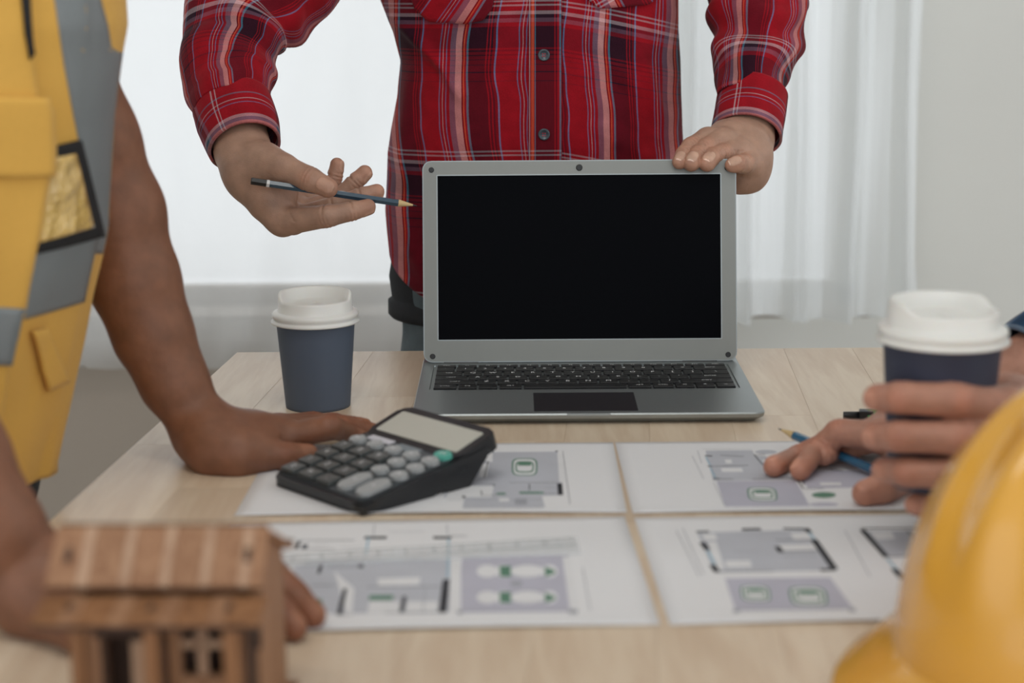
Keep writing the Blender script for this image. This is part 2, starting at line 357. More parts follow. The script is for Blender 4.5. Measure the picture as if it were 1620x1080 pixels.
TAU = mat('taupe_shade_tone', rgb(140, 128, 116), 0.85, noise_s=3, amt=.04)  # backlit shade of sill and lower rail put into their colour
win = tag(empty('window_1', (0, 3.1, sill)), kind='structure')
def wbox(n, lo, hi, m): return box(n, [lo[0], lo[1]-3.1, lo[2]-sill], [hi[0], hi[1]-3.1, hi[2]-sill], m, win, bev=0.003)
wbox('window_sill', (wx0, 3.0, sill), (wx1, 3.2, sill+0.012), TAU)
for x0, x1 in ((wx0, wx0+.05), (-0.03, 0.03), (wx1-.05, wx1)): wbox('window_stile', (x0, 3.12, sill+.01), (x1, 3.16, wz1), WHITE)
wbox('window_rail', (wx0, 3.12, sill+.01), (wx1, 3.16, sill+.045), TAU); wbox('window_rail', (wx0, 3.12, wz1-.05), (wx1, 3.16, wz1), WHITE)
gl = bpy.data.materials.new('window_glass'); gl.use_nodes = True; nt = gl.node_tree; nt.nodes.remove(nt.nodes['Principled BSDF'])
tr = nt.nodes.new('ShaderNodeBsdfTransparent'); gs = nt.nodes.new('ShaderNodeBsdfGlossy'); gs.inputs['Roughness'].default_value = 0.02; ms = nt.nodes.new('ShaderNodeMixShader'); ms.inputs[0].default_value = 0.06
nt.links.new(tr.outputs[0], ms.inputs[1]); nt.links.new(gs.outputs[0], ms.inputs[2]); nt.links.new(ms.outputs[0], nt.nodes['Material Output'].inputs[0])
for x0, x1 in ((wx0+.05, -.03), (.03, wx1-.05)): wbox('window_pane', (x0, 3.138, sill+.06), (x1, 3.142, wz1-.05), gl)
# sheer curtains
cm = bpy.data.materials.new('sheer_curtain'); cm.use_nodes = True; nt = cm.node_tree; L = nt.links; nt.nodes.remove(nt.nodes['Principled BSDF'])
df = nt.nodes.new('ShaderNodeBsdfDiffuse'); tl = nt.nodes.new('ShaderNodeBsdfTranslucent'); tp = nt.nodes.new('ShaderNodeBsdfTransparent')
df.inputs[0].default_value = (0.84, 0.85, 0.85, 1); tl.inputs[0].default_value = (0.93, 0.95, 0.95, 1)
m1 = nt.nodes.new('ShaderNodeMixShader'); m1.inputs[0].default_value = 0.62; L.new(df.outputs[0], m1.inputs[1]); L.new(tl.outputs[0], m1.inputs[2])
m2 = nt.nodes.new('ShaderNodeMixShader'); m2.inputs[0].default_value = 0.10; L.new(m1.outputs[0], m2.inputs[1]); L.new(tp.outputs[0], m2.inputs[2]); L.new(m2.outputs[0], nt.nodes['Material Output'].inputs[0])
cm2 = cm.copy(); cm2.name = 'thin_sheer_curtain'
for nd in cm2.node_tree.nodes:
    if nd.type == 'BSDF_DIFFUSE': nd.inputs[0].default_value = (0.42, 0.405, 0.385, 1)
    if nd.type == 'BSDF_TRANSLUCENT': nd.inputs[0].default_value = (0.84, 0.85, 0.84, 1)
    if nd.type == 'MIX_SHADER' and abs(nd.inputs[0].default_value-0.10) < .01: nd.inputs[0].default_value = 0.36
def curtain(x0, x1, Y, zb, amp, nfold, seed, label):
    nu, nv = 420, 60; v = []; z1 = 2.489
    for j in range(nv+1):
        t = j/nv; z = zb+(z1-zb)*t**1.6
        for i in range(nu+1):
            s = i/nu; x = x0+(x1-x0)*s; hang = 1+0.9*exp(-((z-zb)/0.16))
            ph = s*nfold*2*pi+2.2*noise.noise(Vector((s*9, z*0.8, seed)))*1.6
            d = amp*hang*(0.6*sin(ph)+0.4*sin(ph*1.7+seed+z*1.4))
            d += 0.010*noise.noise(Vector((x*14, z*5, seed)))*hang
            if z < zb+0.22: d += 0.014*noise.noise(Vector((x*22, z*9, seed+4)))*(1-(z-zb)/0.22)
            zz = z+(0.012*noise.noise(Vector((x*12, 0, seed))) if j == 0 else 0)
            xx = x+(0.022*exp(-(z-zb)/0.10) if i == nu else 0)
            v.append((xx, Y+d, zz))
    f = [(j*(nu+1)+i, j*(nu+1)+i+1, (j+1)*(nu+1)+i+1, (j+1)*(nu+1)+i) for j in range(nv) for i in range(nu)]
    o = fromdata('curtain', v, f, cm2 if seed == 3 else cm, None, True); return tag(o, label, 'curtain', 'sheer window curtains')
curtain(-2.45, PY(1130, 300, 2.9).x, 2.9, PY(250, 585, 2.9).z, 0.005, 5, 3, 'long white sheer curtain panel behind the plaid shirt, reaching to the left edge')
curtain(PY(1040, 300, 2.81).x, PY(1450, 300, 2.81).x, 2.81, PY(1300, 507, 2.81).z, 0.020, 5, 9, 'short gathered white sheer curtain panel right of the laptop with a ruffled hem')
rod = frombm('curtain_rod', (lambda b: (bm_lathe(b, [(0.012, 0), (0.012, 4.2)], 16, rod_mtx((-2.6, 2.9, 2.5), (1.7, 2.9, 2.5))), b)[1])(bmesh.new()), WHITE, smooth=True)
tag(rod, 'white curtain rod above the window', 'rod')

# ------------------------------------------------------------ table
A = T(375, 557); B_ = T(105, 800); Cc = T(1385, 549.5)
eback = (Cc-A).normalized(); edep = (B_-A).normalized()
tbl = empty('table', (A.x+0.7, A.y-0.6, 0), 0, 'light wooden table with boards running away from the camera, papers and laptop on top', 'table')
off = Vector(tbl.location)
WD = wood('light_rubberwood', rgb(222, 204, 180), rgb(202, 178, 152), 'Y', 1.0, 0.36, 0.5)
TW, TDp, nrow = 1.15, 1.30, 15; rw = TW/nrow
random.seed(3)
for r in range(nrow):
    cuts = [0]+sorted(random.uniform(0.15, 1.15) for _ in range(2))+[TDp]
    if cuts[2]-cuts[1] < 0.15: cuts.pop(2)
    for c0, c1 in zip(cuts, cuts[1:]):
        g = 0.00006; p = [A+eback*(r*rw+a)+edep*b for a, b in ((g, c0+g), (rw-g, c0+g), (rw-g, c1-g), (g, c1-g))]
        org = (p[0]+p[2])/2; bm = bmesh.new(); rprism([((q-org).x, (q-org).y) for q in p], -0.03, 0.0, bm, 0.0002)
        o = frombm('plank', bm, WD, tbl); o.location = (org.x-off.x, org.y-off.y, TZ)
LG = mat('table_leg_wood', rgb(196, 172, 144), 0.5, noise_s=8, amt=0.08)
for a, b in ((0.05, 0.06), (TW-0.05, 0.06), (0.05, TDp-0.06), (TW-0.05, TDp-0.06)):
    q = A+eback*a+edep*b-off; box('leg', (q.x-.03, q.y-.03, 0), (q.x+.03, q.y+.03, TZ-.1), LG, tbl, bev=0.004)
for a0, b0, a1, b1 in ((0.05, 0.06, TW-.05, 0.06), (0.05, TDp-.06, TW-.05, TDp-.06), (0.05, 0.06, 0.05, TDp-.06), (TW-.05, 0.06, TW-.05, TDp-.06)):
    p, q = A+eback*a0+edep*b0-off, A+eback*a1+edep*b1-off; n = (q-p).normalized(); s = Vector((-n.y, n.x, 0))*0.011
    bm = bmesh.new(); rprism([((v).x, (v).y) for v in (p-s, q-s, q+s, p+s)], TZ-.1, TZ-.031, bm); frombm('apron', bm, LG, tbl)

# ------------------------------------------------------------ papers with printed floor plans
PAP = mat('paper', rgb(226, 226, 228), 0.8, noise_s=4, amt=0.015)
INK = {'k': mat('ink_black', rgb(38, 40, 46), 0.7), 'd': mat('ink_dark_grey', rgb(110, 112, 120), 0.7), 'g': mat('ink_grey_fill', rgb(186, 188, 196), 0.8), 'v': mat('ink_lavender_fill', rgb(184, 183, 196), 0.8),
       'n': mat('ink_green', rgb(92, 132, 112), 0.7), 'b': mat('ink_blue', rgb(150, 182, 200), 0.7), 'w': mat('ink_white', rgb(222, 222, 224), 0.8), 'm': mat('ink_mid_grey', rgb(158, 160, 168), 0.7)}
KEYS = list(INK)
class Print:
    def __init__(s, zoom, base): s.z = zoom; s.v = []; s.f = []; s.mi = []; s.lay = base
    def c(s, x, y): ox, oy, k = s.z; return (ox+x/k, oy+y/k)
    def poly(s, key, pts):
        s.lay += 0.0000035; n = len(s.v)
        for x, y in pts: s.v.append(T(*s.c(x, y), s.lay))
        s.f.append(list(range(n, n+len(pts)))[::-1]); s.mi.append(KEYS.index(key))
    def line(s, key, p, q, wd=0.0008):
        a, b = T(*s.c(*p)), T(*s.c(*q)); d = (b-a).normalized(); nn = Vector((-d.y, d.x, 0))*wd/2; s.lay += 0.0000035; n = len(s.v)
        for u in (a-nn, b-nn, b+nn, a+nn): s.v.append(Vector((u.x, u.y, TZ+s.lay)))
        s.f.append([n, n+1, n+2, n+3]); s.mi.append(KEYS.index(key))
    def rect(s, key, x0, y0, x1, y1, sk=0.0): s.poly(key, [(x0, y0), (x1, y0), (x1+sk, y1), (x0+sk, y1)])
    def ell(s, key, x, y, rx, ry): s.poly(key, [(x+rx*cos(2*pi*k/20), y+ry*sin(2*pi*k/20)) for k in range(20)])
    def car(s, x0, y0, x1, y1, sk=8):
        cx, cy, rx, ry = (x0+x1)/2, (y0+y1)/2, (x1-x0)/2, (y1-y0)/2
        def sq(f, g): return [(cx+rx*f*(abs(cos(a))**.5)*(1 if cos(a) > 0 else -1)+sk*sin(a)*g, cy+ry*g*(abs(sin(a))**.5)*(1 if sin(a) > 0 else -1)) for a in [2*pi*k/24 for k in range(24)]]
        s.poly('n', sq(1, 1)); s.poly('w', sq(.86, .9)); s.poly('n', sq(.72, .66)); s.poly('w', sq(.6, .5)); s.rect('n', cx-rx*.5, cy-ry*.5, cx+rx*.5, cy-ry*.15)
    def build(s, parent):
        v = [q-Vector(parent.location) for q in s.v]; me = bpy.data.meshes.new('floor_plan_print'); me.from_pydata(v, [], s.f)
        for k in KEYS: me.materials.append(INK[k])
        me.polygons.foreach_set('material_index', s.mi); me.update()
        for p in me.polygons:
            if p.normal.z < 0: p.flip()
        o = bpy.data.objects.new('floor_plan_print', me); COL.objects.link(o); o.parent = parent
def sheet(TLc, TRc, BRc, BLc, lift, label):
    c = (TLc+TRc+BRc+BLc)/4; root = empty('paper_sheet', (c.x, c.y, TZ), 0, label, 'paper', 'printed floor plan sheets'); n = 24; v = []
    for s in (0, 1):
        for j in range(n+1):
            for i in range(n+1):
                a, b = i/n, j/n; p = (TLc*(1-a)+TRc*a)*(1-b)+(BLc*(1-a)+BRc*a)*b
                e = max(0, b-0.93)/0.07; z = lift+0.0004+0.0022*e*e*(0.3+0.7*sin(pi*a)); v.append((p.x-c.x, p.y-c.y, z-0.0003*s))
    m = (n+1)**2; f = []
    for j in range(n):
        for i in range(n):
            q = [j*(n+1)+i, (j+1)*(n+1)+i, (j+1)*(n+1)+i+1, j*(n+1)+i+1]; f.append(q); f.append([m+k for k in q[::-1]])
    ring = [i for i in range(n+1)]+[j*(n+1)+n for j in range(1, n+1)]+[n*(n+1)+i for i in range(n-1, -1, -1)]+[j*(n+1) for j in range(n-1, 0, -1)]
    for a, b in zip(ring, ring[1:]+ring[:1]): f.append([a, b, b+m, a+m])
    fromdata('sheet', v, f, PAP, root, True); return root
a, b, c = T(970, 700), T(992, 812), T(370, 817)
s1 = sheet(a+c-b, a, b, c, 0.0, 'white floor plan sheet lying under the calculator')
tl, bl = T(973, 700), T(1001, 813); d = (T(1313, 811)-bl).normalized()*0.30
s2 = sheet(tl, tl+d, bl+d, bl, 0.0, 'white floor plan sheet under the hand holding a blue pencil')
tr, br = T(988, 817), T(1045, 990); d = (T(505, 1001)-br).normalized()*0.30
s3 = sheet(tr+d, tr, br, br+d, 0.0, 'white floor plan sheet under the clear ruler, beside the small wooden house')
tl, bl = T(1003, 819), T(1060, 990); d = (T(1410, 985)-bl).normalized()*0.30
s4 = sheet(tl, tl+d, bl+d, bl, 0.0, 'white floor plan sheet with two plans, partly behind the yellow helmet')
Z1 = (360, 690, 2.492); Z2 = (960, 680, 3.0)
p = Print(Z1, 0.00045)
p.poly('g', [(1045, 62), (1300, 60), (1318, 185), (1322, 232), (1240, 235), (1252, 283), (925, 287), (935, 240), (850, 240), (900, 140), (1000, 98), (1045, 100)])
p.rect('w', 1300, 70, 1325, 180, 8); p.poly('w', [(1000, 108), (1030, 108), (1022, 160), (992, 160)]); p.poly('w', [(880, 195), (1050, 195), (1040, 240), (860, 240)])
p.car(1120, 86, 1222, 155, 0); p.rect('k', 1299, 185, 1319, 231, 4)
for q in (((935, 190), (1052, 190)), ((1110, 184), (1300, 184)), ((980, 100), (1027, 100)), ((1027, 100), (1012, 165)), ((1000, 216), (1003, 236)), ((1003, 236), (1062, 234)), ((1190, 190), (1190, 215)), ((1240, 228), (1320, 228)), ((1052, 190), (1049, 200))): p.line('k', *q)
for q in (((865, 252), (1240, 252)), ((1322, 60), (1350, 270)), ((930, 286), (1240, 284)), ((900, 175), (1000, 175)), ((1250, 205), (1300, 205))): p.line('d', *q, 0.0005)
p.rect('n', 1150, 218, 1245, 226, 2); p.rect('n', 1060, 222, 1095, 230, 2); p.rect('d', 1040, 58, 1050, 63); p.rect('d', 1292, 56, 1302, 61); p.rect('k', 925, 234, 937, 242); p.rect('w', 1070, 244, 1110, 256); p.rect('m', 1132, 245, 1180, 268, 0)
p.build(s1)
p = Print(Z2, 0.00045)
p.poly('g', [(468, 98), (690, 96), (705, 122), (750, 122), (890, 235), (505, 240)]); p.poly('v', [(520, 242), (895, 238), (965, 362), (565, 372)])
p.poly('v', [(900, 196), (1330, 186), (1345, 270), (955, 276)]); p.car(668, 272, 808, 336, 12); p.ell('n', 1030, 308, 58, 14); p.ell('v', 1030, 353, 70, 10); p.ell('g', 755, 104, 52, 10)
p.rect('w', 540, 180, 640, 198, 8); p.rect('w', 560, 140, 590, 158, 5); p.rect('w', 740, 140, 790, 165, 10)
for q in (((465, 124), (500, 126)), ((480, 172), (500, 176)), ((505, 232), (535, 235))): p.line('k', *q, 0.003)
for q in (((690, 236), (890, 231)), ((530, 236), (600, 236)), ((700, 120), (740, 168)), ((705, 120), (752, 118)), ((880, 200), (932, 281)), ((932, 281), (1030, 281)), ((905, 200), (938, 262)), ((500, 175), (670, 170)), ((540, 122), (650, 128))): p.line('k', *q, 0.0011)
for q in (((405, 125), (460, 235)), ((430, 100), (450, 160)), ((455, 93), (690, 93)), ((560, 378), (960, 372)), ((505, 250), (560, 360)), ((1000, 100), (800, 140)), ((960, 190), (1200, 180)), ((470, 130), (520, 232))): p.line('m', *q, 0.0005)
p.line('b', (470, 130), (490, 170), 0.0012); p.line('b', (490, 180), (515, 230), 0.0012); p.rect('w', 1010, 248, 1110, 262, 5); p.line('k', (1060, 190), (1120, 196), 0.002)
p.build(s2)
p = Print(Z1, 0.00045)
p.poly('g', [(255, 520), (330, 490), (880, 480), (875, 692), (400, 700), (300, 600)]); p.poly('v', [(925, 475), (1345, 468), (1378, 690), (905, 695)]); p.rect('w', 885, 490, 920, 690, 0); p.poly('w', [(1320, 475), (1350, 475), (1382, 688), (1350, 688)])
p.poly('w', [(420, 530), (500, 600), (490, 700), (470, 700)]); p.poly('w', [(590, 560), (760, 555), (755, 585), (595, 588)]); p.poly('w', [(560, 650), (680, 650), (675, 695), (550, 695)]); p.poly('w', [(710, 650), (830, 650), (825, 690), (700, 690)])
p.rect('k', 540, 394, 628, 404, -2); p.rect('k', 810, 394, 882, 404, 2); p.poly('k', [(848, 565), (876, 563), (864, 693), (832, 693)]); p.poly('k', [(690, 630), (706, 630), (694, 692), (678, 692)]); p.poly('k', [(455, 600), (472, 598), (450, 702), (430, 702)])
p.poly('k', [(362, 508), (376, 508), (366, 540), (352, 540)]); p.poly('k', [(278, 412), (290, 412), (276, 444), (264, 444)]); p.rect('d', 295, 425, 318, 445, -5); p.rect('k', 515, 506, 536, 518)
for q in (((550, 596), (868, 594)), ((620, 699), (860, 697)), ((430, 706), (492, 706)), ((280, 412), (500, 412)), ((400, 520), (520, 516)), ((880, 395), (945, 395)), ((260, 445), (420, 447)), ((330, 590), (420, 590))): p.line('d', *q, 0.0013)
for q in (((580, 350), (575, 392)), ((865, 350), (868, 392)), ((1400, 520), (1430, 690)), ((640, 378), (780, 378)), ((900, 690), (1380, 690)), ((450, 440), (540, 440)), ((340, 430), (400, 425)), ((780, 600), (770, 690))): p.line('m', *q, 0.0006)
p.line('b', (556, 400), (545, 470), 0.0014); p.line('b', (872, 405), (868, 560), 0.0014); p.rect('n', 560, 626, 655, 645, -4); p.rect('n', 330, 640, 370, 658, 6)
for y in (505, 608):
    for x0, x1, kk in ((988, 1060, 'w'), (1060, 1115, 'w'), (1120, 1245, 'w'), (1245, 1295, 'w')): p.ell(kk, (x0+x1)/2, y+26, (x1-x0)/2+6, 25)
    p.rect('n', 1072, y+5, 1116, y+48, 2); p.poly('n', [(1250, y+8), (1290, y+22), (1292, y+34), (1252, y+48)]); p.rect('w', 1125, y+10, 1240, y+42, 2)
    p.line('m', (1120, y+2), (1245, y+2), 0.0008); p.line('m', (1120, y+50), (1245, y+50), 0.0008)
p.rect('m', 1115, 572, 1160, 588, 2); p.rect('m', 905, 688, 925, 700); p.rect('m', 1345, 682, 1380, 698)
p.build(s3)
p = Print(Z2, 0.00045)
p.poly('g', [(428, 486), (962, 472), (1088, 666), (512, 676)]); p.poly('v', [(560, 702), (1060, 698), (1172, 850), (612, 858)]); p.poly('g', [(1225, 480), (1600, 476), (1660, 600), (1335, 604)])
p.poly('w', [(450, 495), (515, 492), (525, 520), (465, 522)]); p.poly('w', [(480, 530), (520, 530), (560, 660), (515, 665)]); p.poly('w', [(870, 488), (950, 485), (980, 520), (890, 522)]); p.poly('w', [(815, 545), (985, 540), (1000, 568), (830, 572)]); p.poly('w', [(560, 620), (680, 618), (690, 650), (570, 652)])
p.poly('w', [(1250, 485), (1350, 482), (1370, 515), (1285, 520)])
for q in (((424, 486), (484, 484)), ((836, 470), (962, 472)), ((640, 473), (730, 471))): p.line('k', *q, 0.0036)
for q in (((452, 536), (478, 572)), ((500, 642), (525, 678)), ((940, 470), (965, 488)), ((808, 555), (830, 584)), ((1014, 668), (1085, 664))): p.line('k', *q, 0.0045)
p.line('k', (982, 522), (1082, 664), 0.0052); p.line('k', (1212, 476), (1328, 606), 0.0046); p.line('k', (1205, 470), (1500, 468), 0.0024); p.line('k', (1362, 660), (1408, 712), 0.005)
for q in (((520, 677), (790, 673)), ((800, 526), (975, 522)), ((820, 580), (1010, 576)), ((1330, 606), (1470, 596)), ((1425, 482), (1478, 542)), ((640, 480), (735, 478))): p.line('d', *q, 0.0015)
p.line('b', (478, 575), (512, 640), 0.002); p.line('b', (1330, 612), (1372, 662), 0.002); p.line('b', (960, 490), (985, 520), 0.002)
for k in range(6): p.line('m', (840+26*k, 582), (856+26*k, 612), 0.0006)
p.car(636, 738, 775, 812, 14); p.car(868, 744, 1045, 832, 18)
for q in (((330, 480), (440, 700)), ((360, 470), (460, 690)), ((612, 858), (1175, 852)), ((1130, 480), (1250, 700)), ((600, 580), (720, 578))): p.line('m', *q, 0.0006)
p.rect('m', 600, 850, 630, 866); p.rect('m', 1150, 845, 1180, 860)
p.build(s4)

# clear ruler on the lower left sheet
rc = [T(360+x/2.492, 690+y/2.492, 0.0009) for x, y in ((150, 478), (1378, 404), (1392, 466), (140, 520))]
rl = empty('ruler', sum(rc, Vector())/4, 0, 'clear plastic ruler with black tick marks lying on a floor plan', 'ruler')
RU = mat('clear_acrylic', (0.9, 0.93, 0.95, 1), 0.08, amt=0); RU.node_tree.nodes['Principled BSDF'].inputs['Alpha'].default_value = 0.22
bm = bmesh.new(); rprism([((q-rl.location).x, (q-rl.location).y) for q in rc][::-1], 0.0, 0.0022, bm, 0.0004); frombm('blade', bm, RU, rl)
bm = bmesh.new(); ex = (rc[1]-rc[0]).normalized(); ey = (rc[0]-rc[3]); wdt = ey.length; ey.normalize(); ln = (rc[1]-rc[0]).length
for k in range(1, int(ln/0.002)):
    for side in (0, 1):
        l = 0.006 if k % 5 == 0 else 0.0035; s = rc[3]-rl.location+ex*(k*0.002); e0 = s+ey*(0.0008 if side == 0 else wdt-0.0008-l); e1 = e0+ey*l; h = ex*0.00025
        bm.faces.new([bm.verts.new((v.x, v.y, 0.0023)) for v in (e0-h, e0+h, e1+h, e1-h)])
frombm('tick_marks', bm, INK['k'], rl)['kind'] = 'stuff'
for k in range(1, int(ln/0.02)):
    me = text_mesh(str(k), 0.006); o = link('numeral', me, INK['k'], rl); q = rc[3]-rl.location+ex*(k*0.02)+ey*wdt*0.5; o.location = (q.x, q.y, 0.0024); o.rotation_euler = (0, 0, atan2(ex.y, ex.x))

# ------------------------------------------------------------ laptop
fa, fb, hc, hd = T(650, 655, .012), T(1200, 650, .012), T(1158, 572, .016), T(679, 574, .016)
ex = ((fb-fa).normalized()+(hc-hd).normalized()).normalized(); ex.z = 0; ex.normalize(); ey = Vector((-ex.y, ex.x, 0))
H = (hc+hd)/2; Fm = (fa+fb)/2; LD = (H-Fm).dot(ey); LW = 0.328
lap = empty('laptop', (H.x, H.y, TZ), atan2(ex.y, ex.x), 'open silver laptop with a blank black screen standing on the table', 'laptop')
print('LAPTOP depth', LD, 'front w', (fb-fa).length, 'hinge w', (hc-hd).length, 'yaw', math.degrees(atan2(ex.y, ex.x)))
hw = LW/2; zt = lambda y: 0.016+0.005*(y/LD)     # y runs 0 at the hinge to -LD at the front
bm = bmesh.new(); out = rrect(-hw, -LD, hw, 0.026, 0.009)
va = [bm.verts.new((x*.995, y*.995, 0.0062)) for x, y in out]; vb = [bm.verts.new((x*0.96, y*0.955, 0.0012)) for x, y in out]
vc = [bm.verts.new((x, y, zt(y)-0.0012)) for x, y in out]; vd = [bm.verts.new((x*0.996, y*0.996+0.0002, zt(y))) for x, y in out]; n = len(out)
# keyboard well cut into the deck
kx0, kx1, ky0, ky1 = -0.152, 0.152, -LD*0.55, -0.0085
kw = rrect(kx0, ky0, kx1, ky1, 0.003, 3); ve = [bm.verts.new((x, y, zt(y))) for x, y in kw]; vf = [bm.verts.new((x*.997, y, zt(y)-0.0015)) for x, y in kw]
bm.faces.new(vb[::-1]); bm.faces.new(vf)
for p_, q_ in ((vb, va), (va, vc), (vc, vd)):
    for i in range(n): bm.faces.new((p_[i], p_[(i+1) % n], q_[(i+1) % n], q_[i]))
for i in range(len(ve)): bm.faces.new((ve[i], ve[(i+1) % len(ve)], vf[(i+1) % len(ve)], vf[i]))
eo = [bm.edges.get((vd[i], vd[(i+1) % n])) for i in range(n)]+[bm.edges.get((ve[i], ve[(i+1) % len(ve)])) for i in range(len(ve))]
bmesh.ops.triangle_fill(bm, edges=eo, use_beauty=True); bmesh.ops.recalc_face_normals(bm, faces=bm.faces)
frombm('base', bm, SILV, lap)
tp_y0, tp_y1 = -LD*0.955, -LD*0.62
bm = bmesh.new(); rprism([(x, y) for x, y in rrect(-0.0505, tp_y0, 0.0465, tp_y1, 0.001, 2)], -0.001, 0.0003, bm)
for v in bm.verts: v.co.z += zt(v.co.y)
frombm('touchpad', bm, mat('touchpad_black', rgb(30, 28, 33), 0.5, noise_s=60), lap)
bm = bmesh.new(); bm_box(bm, (-0.02, -LD-0.0006, 0.0085), (0.02, -LD+0.001, 0.0112), 0.0005); frombm('lid_notch', bm, SILV, lap)
KB = mat('key_black', rgb(17, 17, 20), 0.45, noise_s=300, amt=0.1); LGD = mat('key_legend', rgb(235, 236, 238), 0.6)
rows = [(0.55, [('ESC', 1)]+[('F%d' % k, 1) for k in range(1, 13)]+[('DEL', 1)]),
        (1, [(s_, 1) for s_ in '`1234567890-=']+[('BACK', 1.75)]), (1, [('TAB', 1.4)]+[(s_, 1) for s_ in 'QWERTYUIOP[]']+[('\\', 1.35)]),
        (1, [('CAPS', 1.65)]+[(s_, 1) for s_ in "ASDFGHJKL;'"]+[('ENTER', 2.1)]), (1, [('SHIFT', 2.1)]+[(s_, 1) for s_ in 'ZXCVBNM,./']+[('SHIFT', 2.65)]),
        (1, [('CTRL', 1.2), ('FN', 1), ('', 1), ('ALT', 1.2), ('', 5.1), ('ALT', 1.2), ('CTRL', 1.1), ('<', 1), ('^', 1), ('>', 1)])]
toth = sum(r[0] for r in rows); y = ky1-0.002; span = (ky1-ky0-0.004); kmesh = {}; tmesh = {}
for hgt, ks in rows:
    rh = span*hgt/toth; tot = sum(k[1] for k in ks); x = kx0+0.003; uw = (kx1-kx0-0.006)/tot
    for s_, wd in ks:
        kw_ = wd*uw-0.0022; kh_ = rh-0.0022; key = (round(kw_, 4), round(kh_, 4))
        if key not in kmesh:
            bm = bmesh.new(); bm_box(bm, (-kw_/2, -kh_/2, 0), (kw_/2, kh_/2, 0.0028), 0.0005, 1)
            me = bpy.data.meshes.new('key'); bm.to_mesh(me); bm.free(); me.materials.append(KB); kmesh[key] = me
        o = bpy.data.objects.new('key', kmesh[key]); COL.objects.link(o); o.parent = lap; yy = y-rh/2; o.location = (x+wd*uw/2, yy, zt(yy)-0.0016)
        if s_:
            sz = 0.0075 if len(s_) == 1 else 0.0042
            if (s_, sz) not in tmesh: tmesh[(s_, sz)] = text_mesh(s_, sz); tmesh[(s_, sz)].materials.append(LGD)
            t_ = bpy.data.objects.new('key_legend', tmesh[(s_, sz)]); COL.objects.link(t_); t_.parent = o; t_.location = (0, 0, 0.00295)
        x += wd*uw
    y -= rh
# lid
LH = 0.2095; tilt = radians(11.4); lidm = Matrix.Translation((0, 0.001, 0.0165)) @ Matrix.Rotation(-tilt, 4, 'X')   # local x right, z up, -y towards viewer
def lidobj(name, bm, m, smooth=False, parent=None):
    o = frombm(name, bm, m, parent or lap, smooth)
    if parent is None: o.matrix_local = lidm
    return o
def plate(x0, z0, x1, z1, r, y0, y1, bev=0.0, holes=None):
    bm = bmesh.new(); pts = rrect(x0, z0, x1, z1, r, 5); rprism(pts, y0, y1, bm, bev)
    for v in bm.verts: v.co = Vector((v.co.x, -v.co.z, v.co.y))
    return bm
lw = LW/2-0.001
lidobj('lid', plate(-lw, 0.0, lw, LH, 0.009, -0.0055, 0.0, 0.0008), SILV)
# bezel ring
sx0, sx1, sz0, sz1 = -lw+0.0155, lw-0.0165, 0.0235, LH-0.0155
bm = bmesh.new(); o1 = rrect(-lw+.0012, 0.0012, lw-.0012, LH-.0012, 0.008, 5); i1 = rrect(sx0, sz0, sx1, sz1, 0.0008, 5)
def ringf(pa, ya, pb, yb):
    a_ = [bm.verts.new((x, ya, z)) for x, z in pa]; b_ = [bm.verts.new((x, yb, z)) for x, z in pb]
    for i in range(len(pa)): bm.faces.new((a_[i], b_[i], b_[(i+1) % len(pa)], a_[(i+1) % len(pa)]))
ringf(o1, 0.0, o1, -0.0014); ringf(o1, -0.0014, i1, -0.0014); ringf(i1, -0.0014, i1, 0.0002)
bmesh.ops.remove_doubles(bm, verts=bm.verts, dist=1e-6); bmesh.ops.recalc_face_normals(bm, faces=bm.faces); lidobj('bezel', bm, SILVB)
bm = bmesh.new(); i2 = rrect(sx0-.0009, sz0-.0009, sx1+.0009, sz1+.0009, 0.001, 5); i3 = rrect(sx0+.0002, sz0+.0002, sx1-.0002, sz1-.0002, 0.0005, 5); ringf(i2, -0.0014, i2, -0.0018); ringf(i2, -0.0018, i3, -0.0018); ringf(i3, -0.0018, i3, -0.0004)
bmesh.ops.remove_doubles(bm, verts=bm.verts, dist=1e-6); bmesh.ops.recalc_face_normals(bm, faces=bm.faces); lidobj('screen_rim', bm, SILV)
SCR = mat('screen_glass', rgb(5, 6, 10), 0.3, amt=0, spec=0.03); lidobj('screen', plate(sx0, sz0, sx1, sz1, 0.0006, 0.0002, 0.0006), SCR)
for x, z, r in ((-lw+.0095, LH-.0095, .0028), (lw-.0095, LH-.0095, .0028), (-lw+.0095, .0065, .0028), (lw-.0095, .0065, .0028), (0, LH-.008, .0034)):
    bm = bmesh.new(); bm_lathe(bm, [(r, 0), (r, 0.0008), (r*.8, 0.0011)], 20, Matrix.Translation((x, -0.0013, z)) @ Matrix.Rotation(pi/2, 4, 'X'))
    o = lidobj('webcam' if x == 0 else 'rubber_bumper', bm, BLACKP)
for x in (-0.124, 0.124):
    bm = bmesh.new(); bm_lathe(bm, [(0.0045, -0.018), (0.0045, 0.018)], 16, Matrix.Translation((x, 0.004, 0.0135)) @ Matrix.Rotation(pi/2, 4, 'Y')); frombm('hinge', bm, BLACKP, lap)
for x in (-.14, .14):
    for y in (-LD+.02, 0.01): box('rubber_foot', (x-.006, y-.004, 0), (x+.006, y+.004, .0013), BLACKP, lap)

